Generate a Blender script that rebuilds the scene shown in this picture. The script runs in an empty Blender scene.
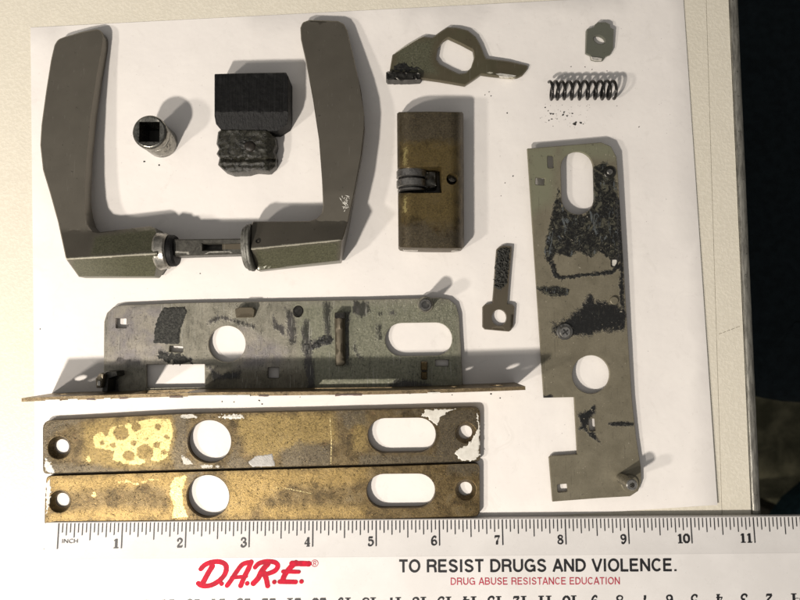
import bpy, bmesh, math, random
import numpy as np
from mathutils import Vector, Matrix, noise as mnoise
from mathutils.geometry import delaunay_2d_cdt

random.seed(7); RS = np.random.RandomState(7)
SC = bpy.context.scene
COL = SC.collection
CM = 0.01                     # the scene is written in centimetres and built in metres

# ---------------------------------------------------------------- camera
F, CX, CY, H = 650.0, 400.0, 300.0, 27.0
TX, TY = math.radians(3.3), math.radians(-0.5)
cam_d = bpy.data.cameras.new('camera'); cam = bpy.data.objects.new('camera', cam_d); COL.objects.link(cam)
cam.location = (0, 0, H * CM); cam.rotation_euler = (TX, TY, 0)
cam_d.lens = 36.0 * F / 800.0; cam_d.sensor_width = 36.0
cam_d.clip_start = 0.005; cam_d.clip_end = 20
cam_d.dof.use_dof = True; cam_d.dof.focus_distance = 0.267; cam_d.dof.aperture_fstop = 15
SC.camera = cam
# ---------------------------------------------------------------- room light
W = bpy.data.worlds.new('World'); SC.world = W; W.use_nodes = True
# a dim room, its walls and ceiling lighter towards the lamps at the lower left
_t = W.node_tree; _bg = _t.nodes['Background']; _bg.inputs[0].default_value = (1.0, 0.965, 0.93, 1)
_tc = _t.nodes.new('ShaderNodeTexCoord'); _dp = _t.nodes.new('ShaderNodeVectorMath'); _dp.operation = 'DOT_PRODUCT'
_dp.inputs[1].default_value = (-.50, -.62, .60); _mr = _t.nodes.new('ShaderNodeMapRange'); _mr.interpolation_type = 'SMOOTHSTEP'
_mr.inputs[1].default_value = -.3; _mr.inputs[2].default_value = 1.0; _mr.inputs[3].default_value = .09; _mr.inputs[4].default_value = .42
_t.links.new(_tc.outputs['Generated'], _dp.inputs[0]); _t.links.new(_dp.outputs['Value'], _mr.inputs[0]); _t.links.new(_mr.outputs[0], _bg.inputs[1])
def lamp(name, loc, power, radius, color):
    d = bpy.data.lights.new(name, 'POINT'); d.energy = power; d.shadow_soft_size = radius * CM; d.color = color
    o = bpy.data.objects.new(name, d); COL.objects.link(o); o.location = [c * CM for c in loc]
lamp('desk_lamp_light', (-25, -27.1, 40), 12.2, 1.5, (1.0, 0.92, 0.83))
lamp('second_lamp_light', (-49, -27, 43), 7.2, 2.2, (1.0, 0.92, 0.83))
SC.view_settings.view_transform = 'Standard'; SC.view_settings.look = 'None'
SC.view_settings.exposure = 0.0; SC.view_settings.gamma = 1.0
SC.view_settings.use_curve_mapping = False
SC.render.engine = 'CYCLES'
SC.cycles.use_denoising = True
SC.cycles.max_bounces = 8

# ---------------------------------------------------------------- measuring
_Rx = np.array([[1, 0, 0], [0, math.cos(TX), -math.sin(TX)], [0, math.sin(TX), math.cos(TX)]])
_Ry = np.array([[math.cos(TY), 0, math.sin(TY)], [0, 1, 0], [-math.sin(TY), 0, math.cos(TY)]])
_R = _Ry @ _Rx
def P(x, y, z):
    """point of the place (cm) that measures (x, y) in the 800x600 photograph at height z"""
    d = _R @ np.array([(x - CX) / F, -(y - CY) / F, -1.0])
    t = (z - H) / d[2]
    return np.array([d[0] * t, d[1] * t, z])

def arc(cx, cy, rx, ry, a0=0, a1=360, n=40, rot=0):
    out = []; c, s = math.cos(math.radians(rot)), math.sin(math.radians(rot))
    full = abs(a1 - a0) >= 360
    for i in range(n if full else n + 1):
        a = math.radians(a0 + (a1 - a0) * i / n)
        x, y = rx * math.cos(a), ry * math.sin(a)
        out.append((cx + x * c - y * s, cy + x * s + y * c))
    return out
def capsule(cx, cy, hx, hy, rot=0, n=14):
    """oblong hole, half sizes hx > hy or hy > hx"""
    c, s = math.cos(math.radians(rot)), math.sin(math.radians(rot))
    if hx >= hy:
        pts = arc(hx - hy, 0, hy, hy, -90, 90, n) + arc(-(hx - hy), 0, hy, hy, 90, 270, n)
    else:
        pts = arc(0, hy - hx, hx, hx, 0, 180, n) + arc(0, -(hy - hx), hx, hx, 180, 360, n)
    return [(cx + x * c - y * s, cy + x * s + y * c) for x, y in pts]
def rect(x0, y0, x1, y1, rot=0, r=0.0):
    pts = [(x0, y0), (x1, y0), (x1, y1), (x0, y1)]
    cx, cy = (x0 + x1) / 2, (y0 + y1) / 2
    c, s = math.cos(math.radians(rot)), math.sin(math.radians(rot))
    pts = [(cx + (x - cx) * c - (y - cy) * s, cy + (x - cx) * s + (y - cy) * c) for x, y in pts]
    return fillet(pts, r) if r else pts
def fillet(pts, r, n=5):
    """round the corners; r is one radius or a list"""
    out = []; N = len(pts)
    for i in range(N):
        p = np.array(pts[i], float); a = np.array(pts[i - 1], float); b = np.array(pts[(i + 1) % N], float)
        rr = r[i] if isinstance(r, (list, tuple)) else r
        if rr <= 0: out.append(tuple(p)); continue
        u = a - p; v = b - p; lu, lv = np.linalg.norm(u), np.linalg.norm(v); u /= lu; v /= lv
        ang = math.acos(max(-1, min(1, float(u @ v))))
        t = min(rr / math.tan(ang / 2), lu * .48, lv * .48)
        for k in range(n + 1):
            s = k / n
            q = (1 - s) ** 2 * (p + u * t) + 2 * s * (1 - s) * p + s * s * (p + v * t)
            out.append(tuple(q))
    return out
def spline(pts, n=5, closed=True):
    out = []; N = len(pts); A = [np.array(p, float) for p in pts]
    for i in range(N if closed else N - 1):
        if closed: p0, p1, p2, p3 = A[i - 1], A[i], A[(i + 1) % N], A[(i + 2) % N]
        else: p0, p1, p2, p3 = A[max(i - 1, 0)], A[i], A[i + 1], A[min(i + 2, N - 1)]
        for k in range(n):
            t = k / n
            out.append(tuple(.5 * ((2 * p1) + (p2 - p0) * t + (2 * p0 - 5 * p1 + 4 * p2 - p3) * t * t + (3 * p1 - p0 - 3 * p2 + p3) * t ** 3)))
    if not closed: out.append(tuple(A[-1]))
    return out
def densify(pts, step, closed=True):
    out = []; N = len(pts)
    for i in range(N if closed else N - 1):
        a = np.array(pts[i], float); b = np.array(pts[(i + 1) % N], float)
        k = max(1, int(np.linalg.norm(b - a) / step))
        for j in range(k): out.append(tuple(a + (b - a) * j / k))
    if not closed: out.append(tuple(pts[-1]))
    return out
def area(p):
    return .5 * sum(p[i - 1][0] * p[i][1] - p[i][0] * p[i - 1][1] for i in range(len(p)))
def offset(pts, d):
    """move a ring inwards by d (outwards when negative)"""
    s = 1 if area(pts) > 0 else -1
    N = len(pts); out = []
    for i in range(N):
        p = np.array(pts[i]); a = np.array(pts[i - 1]); b = np.array(pts[(i + 1) % N])
        u = p - a; v = b - p; u = u / (np.linalg.norm(u) + 1e-9); v = v / (np.linalg.norm(v) + 1e-9)
        n1 = np.array([-u[1], u[0]]) * s; n2 = np.array([-v[1], v[0]]) * s
        m = n1 + n2; l = np.linalg.norm(m)
        m = n1 if l < 1e-6 else m / l
        c = max(.5, float(m @ n1))
        out.append(tuple(p + m * d / c))
    return out
def inside(poly, X, Y):
    r = np.zeros(X.shape, bool); N = len(poly)
    for i in range(N):
        x0, y0 = poly[i - 1]; x1, y1 = poly[i]
        if y0 == y1: continue
        r ^= ((y0 > Y) != (y1 > Y)) & (X < (x1 - x0) * (Y - y0) / (y1 - y0) + x0)
    return r
def sdist(poly, X, Y):
    """signed distance in px, positive inside"""
    X = np.asarray(X, float); Y = np.asarray(Y, float)
    d = np.full(X.shape, 1e9); N = len(poly)
    for i in range(N):
        x0, y0 = poly[i - 1]; x1, y1 = poly[i]
        ex, ey = x1 - x0, y1 - y0; L = ex * ex + ey * ey + 1e-12
        t = np.clip(((X - x0) * ex + (Y - y0) * ey) / L, 0, 1)
        d = np.minimum(d, np.hypot(X - x0 - t * ex, Y - y0 - t * ey))
    return np.where(inside(poly, X, Y), d, -d)
def nz(x, y, s=1.0, seed=0.0, oct=3):
    v = 0; a = 1; t = 0
    for k in range(oct):
        v += a * mnoise.noise((x * s + 13.7 * seed, y * s - 7.1 * seed, seed * 3.3 + k)); t += a; a *= .5; s *= 2.03
    return v / t

# ---------------------------------------------------------------- objects
def thing(name, label, cat, loc, group=None):
    o = bpy.data.objects.new(name, None); COL.objects.link(o)
    o.empty_display_size = .01
    o.location = [c * CM for c in loc]; o['label'] = label; o['category'] = cat
    if group: o['group'] = group
    return o
ROOT = {}
def link_mesh(name, verts, faces, mat, parent=None, base=(0, 0, 0), smooth=0.6, masks=None, label=None, recalc=True):
    """verts in cm (world); base is where the object's origin stands"""
    if parent is not None:
        p = parent; base = np.array(p.location)
        q = p.parent
        while q is not None: base = base + np.array(q.location); q = q.parent
        base = base / CM
    base = np.array(base, float)
    me = bpy.data.meshes.new(name)
    v = (np.asarray(verts, float) - base) * CM
    me.from_pydata([tuple(a) for a in v], [], [tuple(int(i) for i in f) for f in faces])
    me.validate()
    if masks is None: masks = np.zeros((len(me.vertices), 4), np.float32)
    if len(me.vertices) == len(masks):
        at = me.attributes.new('mk', 'FLOAT_COLOR', 'POINT')
        at.data.foreach_set('color', np.asarray(masks, np.float32).ravel())
    if recalc:
        bm = bmesh.new(); bm.from_mesh(me); bmesh.ops.recalc_face_normals(bm, faces=bm.faces); bm.to_mesh(me); bm.free()
    if smooth:
        me.shade_smooth(); me.set_sharp_from_angle(angle=smooth)
    if isinstance(mat, (list, tuple)):
        for m in mat: me.materials.append(m)
    else: me.materials.append(mat)
    o = bpy.data.objects.new(name, me); COL.objects.link(o)
    if parent is not None: o.parent = parent
    else: o.location = [c * CM for c in base]
    if label: o['label'] = label
    return o
def tagm(o, label, cat, group=None):
    o['label'] = label; o['category'] = cat
    if group: o['group'] = group
    return o

def fn(z): return z if callable(z) else (lambda x, y: z)

def solid(name, parent, mat, poly, ztop, zbot, holes=(), creases=(), res=None, bev=(0.35, 0.02), masks=None, base=(0, 0, 0),
          wob=0.0, wobs=0.05, seed=1.0, smooth=0.6, label=None, link=True):
    """solid with an outline and holes measured on its upper face, its top following ztop and its sides going straight down"""
    zt, zb = fn(ztop), fn(zbot)
    b, bz = bev
    rings = [poly] + list(holes)
    if res: rings = [densify(r, res) for r in rings]
    rings = [list(r) for r in rings]
    inner = [offset(r, b if k == 0 else -b) for k, r in enumerate(rings)]
    V, E, ringidx = [], [], []
    for r in inner:
        i0 = len(V); V += r; n = len(r)
        E += [(i0 + j, i0 + (j + 1) % n) for j in range(n)]; ringidx.append(list(range(i0, i0 + n)))
    for c in creases:
        c = densify(c, res or 6, False); i0 = len(V); V += c; E += [(i0 + j, i0 + j + 1) for j in range(len(c) - 1)]
    if res:
        xs = [p[0] for p in poly]; ys = [p[1] for p in poly]
        gx, gy = np.meshgrid(np.arange(min(xs), max(xs), res), np.arange(min(ys), max(ys), res))
        gx = gx + RS.uniform(-.2, .2, gx.shape) * res; gy = gy + RS.uniform(-.2, .2, gy.shape) * res
        gx, gy = gx.ravel(), gy.ravel()
        ok = sdist(inner[0], gx, gy) > res * .45
        for h in inner[1:]: ok &= sdist(h, gx, gy) < -res * .45
        V += list(zip(gx[ok], gy[ok]))
    vo, eo, fo, ov, _, _ = delaunay_2d_cdt([Vector(p) for p in V], E, [], 0, 1e-5, True)
    o2n = {}
    for k, l in enumerate(ov):
        for i in l: o2n[i] = k
    T = np.array([tuple(v) for v in vo]); Fc = np.array([f for f in fo if len(f) == 3])
    c = T[Fc].mean(1)
    k = inside(inner[0], c[:, 0], c[:, 1])
    for h in inner[1:]: k &= ~inside(h, c[:, 0], c[:, 1])
    Fc = Fc[k]
    W3, PX = [], []
    for x, y in T:
        z = zt(x, y)
        if wob: z += wob * nz(x, y, wobs, seed)
        W3.append(P(x, y, z)); PX.append((x, y))
    faces = [tuple(f) for f in Fc]
    botmap = {}
    nT = len(W3)
    for k in range(nT):
        w = W3[k]; W3.append(np.array([w[0], w[1], zb(*PX[k])])); PX.append(PX[k])
    for ri, r in enumerate(rings):
        n = len(r); out = []; bot = []
        for j, (x, y) in enumerate(r):
            z = zt(x, y) - bz
            if wob: z += wob * nz(x, y, wobs, seed)
            w = P(x, y, z); out.append(len(W3)); W3.append(w); PX.append((x, y))
            k = o2n[ringidx[ri][j]]
            W3[nT + k] = np.array([w[0], w[1], zb(x, y)]); bot.append(nT + k)
        for j in range(n):
            j2 = (j + 1) % n; a, a2 = o2n[ringidx[ri][j]], o2n[ringidx[ri][j2]]
            faces.append((a, out[j], out[j2], a2)); faces.append((out[j], bot[j], bot[j2], out[j2]))
    faces += [(f[0] + nT, f[2] + nT, f[1] + nT) for f in Fc]
    used = sorted({i for f in faces for i in f}); rm = {u: i for i, u in enumerate(used)}
    W3 = [W3[u] for u in used]; PX = np.array([PX[u] for u in used]); faces = [tuple(rm[i] for i in f) for f in faces]
    mk = None
    if masks:
        mk = np.zeros((len(PX), 4), np.float32)
        for ci, m in enumerate(masks):
            if m is not None: mk[:, ci] = m(PX[:, 0], PX[:, 1])
    return link_mesh(name, W3, faces, mat, parent, base, smooth, mk, label)

def area_mask(polys, soft=4.0):
    def f(X, Y):
        v = np.full(X.shape, -1e9)
        for p in polys: v = np.maximum(v, sdist(p, X, Y))
        return np.clip(.5 + v / (2 * soft), 0, 1)
    return f

def cut_mask(polys, cuts, soft=2.0):
    def f(X, Y):
        v = np.full(X.shape, -1e9)
        for p in polys: v = np.maximum(v, sdist(p, X, Y))
        for cx_, cy_, r_ in cuts: v = np.minimum(v, np.hypot(X - cx_, (Y - cy_) * 1.1) - r_)
        return np.clip(.5 + v / (2 * soft), 0, 1)
    return f
def band(pts, w):
    pts = spline(pts, 4, False); L_, R_ = [], []
    for i, p in enumerate(pts):
        a, b = np.array(pts[max(i - 1, 0)]), np.array(pts[min(i + 1, len(pts) - 1)]); t = (b - a) / (np.linalg.norm(b - a) + 1e-9); n = np.array([-t[1], t[0]]) * w / 2
        L_.append(tuple(np.array(p) + n)); R_.append(tuple(np.array(p) - n))
    return L_ + R_[::-1]
def crust(name, parent, mat, poly, z, h, step=0.8, rag=3.0, freq=0.25, lump=1.0, lumpf=0.35, seed=2.0, holes=(), base=(0, 0, 0), label=None, flat=False, soft=2.2, smooth=1.2):
    """a ragged deposit that lies on a surface: a raised, lumpy sheet closed along its rim"""
    zf = fn(z)
    xs = [p[0] for p in poly]; ys = [p[1] for p in poly]
    gx = np.arange(min(xs) - rag - 1, max(xs) + rag + 1, step); gy = np.arange(min(ys) - rag - 1, max(ys) + rag + 1, step)
    X, Y = np.meshgrid(gx, gy); D = sdist(poly, X, Y)
    for hh in holes: D = np.minimum(D, -sdist(hh, X, Y))
    idx = -np.ones(X.shape, int); V = []
    near = D > -rag - 1
    N = np.zeros(X.shape)
    for i, j in zip(*np.where(near)):
        N[i, j] = nz(X[i, j], Y[i, j], freq, seed, 4)
    M = D + N * rag * 2.2
    for hh in holes: M = np.minimum(M, -sdist(hh, X, Y))
    keep = near & (M > -step)
    for i, j in zip(*np.where(keep)):
        x, y = X[i, j], Y[i, j]
        m = max(0.0, min(1.0, M[i, j] / soft)); m = m * m * (3 - 2 * m)
        l = 1.0 if flat else max(.12, .55 + lump * nz(x, y, lumpf, seed + 5, 4))
        idx[i, j] = len(V); V.append(P(x, y, zf(x, y) + (h * l * m if m > 0 else -.01)))
    Fs = []
    for i in range(X.shape[0] - 1):
        for j in range(X.shape[1] - 1):
            q = (idx[i, j], idx[i, j + 1], idx[i + 1, j + 1], idx[i + 1, j])
            if min(q) >= 0 and max(M[i, j], M[i, j + 1], M[i + 1, j], M[i + 1, j + 1]) > 0: Fs.append(q[::-1])
    used = sorted({i for f in Fs for i in f}); rm = {u: i for i, u in enumerate(used)}
    if not Fs: return None
    return link_mesh(name, [V[u] for u in used], [tuple(rm[i] for i in f) for f in Fs], mat, parent, base, smooth, None, label, recalc=False)

def lathe(c, axis, prof, n=40):
    """profile [(along, radius)] turned about an axis through c (cm)"""
    a = np.array(axis, float); a /= np.linalg.norm(a)
    u = np.cross(a, [0, 0, 1.0] if abs(a[2]) < .9 else [1.0, 0, 0]); u /= np.linalg.norm(u); w = np.cross(a, u)
    V, Fs = [], []
    for t, r in prof:
        for k in range(n):
            g = 2 * math.pi * k / n
            V.append(np.array(c) + a * t + (u * math.cos(g) + w * math.sin(g)) * r)
    for i in range(len(prof) - 1):
        for k in range(n):
            k2 = (k + 1) % n
            Fs.append((i * n + k, i * n + k2, (i + 1) * n + k2, (i + 1) * n + k))
    return V, Fs
def box(x0, x1, y0, y1, z0, z1, b=0.0):
    """box in cm, optionally with chamfered top edges"""
    V = [(x0, y0, z0), (x1, y0, z0), (x1, y1, z0), (x0, y1, z0), (x0, y0, z1 - b), (x1, y0, z1 - b), (x1, y1, z1 - b), (x0, y1, z1 - b)]
    Fs = [(3, 2, 1, 0), (0, 1, 5, 4), (1, 2, 6, 5), (2, 3, 7, 6), (3, 0, 4, 7)]
    if b:
        V += [(x0 + b, y0 + b, z1), (x1 - b, y0 + b, z1), (x1 - b, y1 - b, z1), (x0 + b, y1 - b, z1)]
        Fs += [(4, 5, 9, 8), (5, 6, 10, 9), (6, 7, 11, 10), (7, 4, 8, 11), (8, 9, 10, 11)]
    else: Fs.append((4, 5, 6, 7))
    return V, Fs
def tube_path(pts, r, n=8):
    V, Fs = [], []; pts = [np.array(p, float) for p in pts]
    up = np.array([0, 0, 1.0])
    for i, p in enumerate(pts):
        t = pts[min(i + 1, len(pts) - 1)] - pts[max(i - 1, 0)]; t /= np.linalg.norm(t)
        if i == 0:
            u = np.cross(t, up); 
            if np.linalg.norm(u) < .1: u = np.cross(t, [1.0, 0, 0])
        u = u - t * (u @ t); u /= np.linalg.norm(u); w = np.cross(t, u)
        rr = r[i] if isinstance(r, (list, tuple)) else r
        for k in range(n):
            g = 2 * math.pi * k / n; V.append(p + rr * (u * math.cos(g) + w * math.sin(g)))
    for i in range(len(pts) - 1):
        for k in range(n):
            k2 = (k + 1) % n; Fs.append((i * n + k, i * n + k2, (i + 1) * n + k2, (i + 1) * n + k))
    Fs.append(tuple(range(n))[::-1]); Fs.append(tuple((len(pts) - 1) * n + k for k in range(n)))
    return V, Fs

# ---------------------------------------------------------------- materials
class G:
    def __init__(s, name):
        s.m = bpy.data.materials.new(name); s.m.use_nodes = True; s.t = s.m.node_tree; s.b = s.t.nodes['Principled BSDF']
        s.L = s.t.links.new; co = s.n('ShaderNodeTexCoord'); mp = s.n('ShaderNodeMapping'); mp.inputs['Scale'].default_value = (100, 100, 100)
        s.L(co.outputs['Object'], mp.inputs['Vector']); s.v = mp.outputs[0]; s.at = None
    def n(s, t, **k):
        x = s.t.nodes.new(t)
        for a, b in k.items(): setattr(x, a, b)
        return x
    def put(s, sock, val):
        if isinstance(val, (int, float)): sock.default_value = val
        elif isinstance(val, (tuple, list)): sock.default_value = (*val[:3], 1) if len(sock.default_value) == 4 else val
        else: s.L(val, sock)
    def vec(s, sc=(1, 1, 1), rot=(0, 0, 0), loc=(0, 0, 0)):
        m = s.n('ShaderNodeMapping'); m.inputs['Scale'].default_value = sc; m.inputs['Rotation'].default_value = rot; m.inputs['Location'].default_value = loc
        s.L(s.v, m.inputs[0]); return m.outputs[0]
    def noise(s, scale, detail=5, rough=.6, dist=0, v=None):
        x = s.n('ShaderNodeTexNoise'); s.L(v or s.v, x.inputs['Vector']); x.inputs['Scale'].default_value = scale
        x.inputs['Detail'].default_value = detail; x.inputs['Roughness'].default_value = rough; x.inputs['Distortion'].default_value = dist
        return x.outputs['Fac']
    def voro(s, scale, feature='F1', v=None, rnd=1.0):
        x = s.n('ShaderNodeTexVoronoi', feature=feature); s.L(v or s.v, x.inputs['Vector']); x.inputs['Scale'].default_value = scale
        x.inputs['Randomness'].default_value = rnd
        return x.outputs['Distance']
    def ramp(s, x, lo, hi, a=0., b=1.):
        m = s.n('ShaderNodeMapRange', interpolation_type='SMOOTHSTEP'); s.put(m.inputs[0], x)
        m.inputs[1].default_value = lo; m.inputs[2].default_value = hi; m.inputs[3].default_value = a; m.inputs[4].default_value = b
        return m.outputs[0]
    def math(s, op, a, b=0.):
        m = s.n('ShaderNodeMath', operation=op); s.put(m.inputs[0], a); s.put(m.inputs[1], b); return m.outputs[0]
    def mix(s, f, a, b):
        if (isinstance(a, (int, float)) and isinstance(b, (int, float))) or getattr(a, 'type', '') == 'VALUE' or getattr(b, 'type', '') == 'VALUE':
            m = s.n('ShaderNodeMix', data_type='FLOAT'); s.put(m.inputs[0], f); s.put(m.inputs[2], a); s.put(m.inputs[3], b); return m.outputs[0]
        m = s.n('ShaderNodeMix', data_type='RGBA'); s.put(m.inputs[0], f); s.put(m.inputs[6], a); s.put(m.inputs[7], b); return m.outputs[2]
    def mask(s, ch, noise, amp=.8, w=.12):
        """ragged-edged area painted as vertex mask channel ch"""
        if s.at is None:
            a = s.n('ShaderNodeAttribute', attribute_name='mk'); sp = s.n('ShaderNodeSeparateColor'); s.L(a.outputs['Color'], sp.inputs[0]); s.at = (sp.outputs[0], sp.outputs[1], sp.outputs[2], a.outputs['Alpha'])
        x = s.math('ADD', s.at[ch], s.math('MULTIPLY', s.math('SUBTRACT', noise, .5), amp))
        return s.ramp(x, .5 - w, .5 + w)
    def bump(s, h, dist=.002, st=1.0, prev=None):
        x = s.n('ShaderNodeBump'); x.inputs['Strength'].default_value = st; x.inputs['Distance'].default_value = dist * CM
        s.L(h, x.inputs['Height'])
        if prev is not None: s.L(prev, x.inputs['Normal'])
        return x.outputs[0]
    def done(s, color, rough=.5, metal=0., normal=None, spec=.5, coat=0.):
        s.put(s.b.inputs['Base Color'], color); s.put(s.b.inputs['Roughness'], rough); s.put(s.b.inputs['Metallic'], metal)
        s.put(s.b.inputs['Specular IOR Level'], spec)
        if coat: s.put(s.b.inputs['Coat Weight'], coat)
        if normal is not None: s.L(normal, s.b.inputs['Normal'])
        return s.m

def m_simple(name, c, rough=.5, metal=0., var=.25, sc=4., bump=.004, spec=.5):
    g = G(name); n = g.noise(sc, 6, .65)
    d = tuple(x * (1 - var) for x in c); l = tuple(min(1, x * (1 + var)) for x in c)
    col = g.mix(g.ramp(n, .3, .7), d, l)
    return g.done(col, g.mix(n, rough * .8, rough * 1.2), metal, g.bump(g.noise(sc * 6, 4), bump), spec)

def m_table():
    g = G('stippled_cream_laminate'); a = g.noise(7.5, 3, .6, .3); b = g.noise(1.3, 4); f = g.noise(22, 2)
    h = g.math('ADD', g.ramp(a, .42, .62), g.math('MULTIPLY', f, .25))
    col = g.mix(g.ramp(a, .35, .65), (.70, .655, .545), (.755, .71, .60)); col = g.mix(g.ramp(b, .35, .7, 0, .35), col, (.66, .62, .52))
    return g.done(col, .42, 0, g.bump(h, .005, .7), .35)
def m_paper():
    g = G('white_copier_paper'); b = g.noise(.35, 4, .6); f = g.noise(30, 3)
    col = g.mix(g.ramp(b, .35, .7), (.79, .755, .72), (.83, .795, .755))
    sp = g.ramp(g.noise(5.5, 6, .82), .61, .65); col = g.mix(g.math('MULTIPLY', sp, .22), col, (.5, .46, .42)); sm = g.ramp(g.noise(.9, 6, .7, 1.2), .56, .70, 0, .22); col = g.mix(sm, col, (.62, .59, .55))
    n1 = g.bump(b, .12, .35); return g.done(col, .62, 0, g.bump(f, .002, .3, n1), .25)
def m_bronze(name, c, green=0.0, metal=.65, rough=.4):
    # 0 edge highlight painted bright, 1 green grainy corrosion
    g = G(name); n = g.noise(1.1, 5, .55); f = g.noise(14, 5, .7)
    st = g.noise(3, 4, .6, 0, g.vec((1, .12, 1))); sp = g.ramp(g.noise(5, 7, .85), .625, .66, 0, .8)
    col = g.mix(g.ramp(n, .3, .72), tuple(x * .95 for x in c), tuple(x * 1.05 for x in c))
    col = g.mix(g.ramp(g.noise(.9, 5), .45, .7, 0, green), col, (.085, .09, .05))
    co = g.mask(1, g.noise(5, 6, .7), .5, .35); col = g.mix(co, col, g.mix(g.ramp(g.noise(17, 6, .75), .35, .7), (.055, .055, .034), (.135, .133, .085)))
    col = g.mix(sp, col, (.02, .018, .014))
    sc = g.ramp(g.noise(22, 2, .5, .3, g.vec((1, .04, 1), (0, 0, .25))), .68, .72, 0, .30)
    col = g.mix(sc, col, (.30, .28, .24))
    shine = g.mask(0, f, .45, .12); col = g.mix(shine, col, (.62, .59, .48))
    return g.done(col, g.mix(shine, g.mix(n, rough * .9, rough * 1.1), .3), g.mix(co, metal, .2), g.bump(g.math('ADD', g.math('MULTIPLY', f, g.mix(co, .3, 1.3)), st), .003, .5), .5)
def m_plate_green():
    # channels: 0 dark grease film and a painted shadow line, 1 purplish heat tint, 2 brown painted as forend shade, 3 greenish patina
    g = G('greasy_zinc_case_plate'); n = g.noise(1.3, 6, .65, .4); f = g.noise(11, 7, .75, .3); dr = g.noise(3.0, 7, .74, 1.6, g.vec((1.6, .45, 1)))
    ln = g.noise(9, 5, .75, .8, g.vec((1, .22, 1)))
    col = g.mix(g.ramp(n, .3, .7), (.19, .18, .14), (.32, .30, .24))
    col = g.mix(g.math('MULTIPLY', g.mask(3, f, .9, .3), .8), col, g.mix(g.ramp(f, .35, .65), (.15, .158, .108), (.29, .29, .21)))
    col = g.mix(g.math('MULTIPLY', g.mask(1, n, .7, .3), .8), col, g.mix(g.ramp(n, .35, .65), (.24, .22, .225), (.33, .30, .25)))
    col = g.mix(g.math('MULTIPLY', g.mask(2, f, .9, .3), .6), col, g.mix(n, (.055, .05, .035), (.12, .10, .06)))
    col = g.mix(g.ramp(ln, .52, .68, 0, .45), col, (.05, .05, .042)); col = g.mix(g.ramp(ln, .44, .33, 0, .35), col, (.30, .29, .25))
    gr = g.mask(0, g.math('ADD', g.math('MULTIPLY', dr, .55), g.math('MULTIPLY', f, .45)), 3.6, .30); gr = g.math('MAXIMUM', gr, g.ramp(g.noise(4.2, 7, .8, 2.2, g.vec((2.2, .5, 1), (0, 0, .2))), .585, .62, 0, .85)); spk = g.ramp(g.noise(7, 7, .85, 1.0), .585, .63)
    gr = g.math('MAXIMUM', g.math('MULTIPLY', gr, .88), g.math('MULTIPLY', spk, .8))
    col = g.mix(gr, col, g.mix(g.ramp(n, .4, .6), (.012, .012, .011), (.042, .038, .04)))
    sc = g.ramp(g.noise(20, 2, .5, .4, g.vec((1, .05, 1), (0, 0, .5))), .66, .70, 0, .5); col = g.mix(sc, col, (.42, .41, .36))
    rough = g.mix(gr, g.mix(f, .28, .46), .25); met = g.mix(gr, .55, .0)
    return g.done(col, rough, met, g.bump(g.math('ADD', f, g.math('MULTIPLY', gr, .5)), .010, .7), .5)
def m_plate_olive():
    # 0 black oily smear, 1 paler rubbed olive, 2 mottled dried grease
    g = G('olive_painted_side_plate'); n = g.noise(1.2, 6, .6); f = g.noise(13, 7, .72); dr = g.noise(3.4, 7, .75, .6); mo = g.noise(8, 7, .8, .7); mo2 = g.noise(20, 6, .8)
    col = g.mix(g.ramp(n, .3, .7), (.175, .155, .108), (.235, .210, .150)); col = g.mix(g.ramp(f, .3, .7, 0, .35), col, (.13, .118, .085))
    col = g.mix(g.mask(1, n, .6, .3), col, (.215, .215, .145))
    ms = g.mask(2, g.math('ADD', g.math('MULTIPLY', dr, .6), g.math('MULTIPLY', mo, .4)), 3.0, .12); mc = g.mix(g.ramp(mo, .50, .62), (.006, .006, .0055), (.042, .041, .030)); mc = g.mix(g.ramp(mo2, .60, .66), mc, (.15, .145, .115)); mc = g.mix(g.ramp(g.noise(3.2, 6, .75, .8), .52, .60, 0, .8), mc, (.10, .096, .068)); mc = g.mix(g.ramp(g.noise(2.2, 5, .7, 1.2, g.vec((1.6, .6, 1), (0, 0, 0), (2, 1, 0))), .56, .62, 0, .7), mc, (.12, .135, .14)); mc = g.mix(g.ramp(mo2, .46, .40), mc, (.004, .004, .004))
    col = g.mix(ms, col, mc)
    gr = g.mask(0, g.math('ADD', g.math('MULTIPLY', dr, .6), g.math('MULTIPLY', mo, .4)), 2.6, .2); spk = g.ramp(g.noise(7, 7, .85, .5), .60, .64); gr2 = g.math('MAXIMUM', gr, g.math('MULTIPLY', spk, .8))
    gc = g.mix(g.ramp(mo, .5, .72), (.010, .010, .0095), (.035, .036, .034)); col = g.mix(gr2, col, gc)
    sc = g.ramp(g.noise(20, 2, .5, .4, g.vec((1, .05, 1), (0, 0, -1.1))), .67, .71, 0, .4); col = g.mix(sc, col, (.07, .062, .045)); pale = g.ramp(g.noise(8.5, 3, .6, 0, g.vec((1, 1, 1), (0, 0, 0), (5, 3, 0))), .70, .72); col = g.mix(pale, col, (.42, .38, .3))
    rough = g.mix(ms, g.mix(f, .38, .52), g.mix(mo, .2, .6)); rough = g.mix(gr, rough, g.mix(dr, .18, .42))
    h = g.math('ADD', g.math('MULTIPLY', f, .3), g.math('MULTIPLY', ms, g.math('ADD', mo, g.math('MULTIPLY', mo2, .5)))); h = g.math('ADD', h, g.math('MULTIPLY', gr, g.math('ADD', .6, g.math('MULTIPLY', mo, .5))))
    return g.done(col, rough, g.mix(g.math('MAXIMUM', gr2, ms), .35, 0.), g.bump(h, .014, .9), .4)
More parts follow.
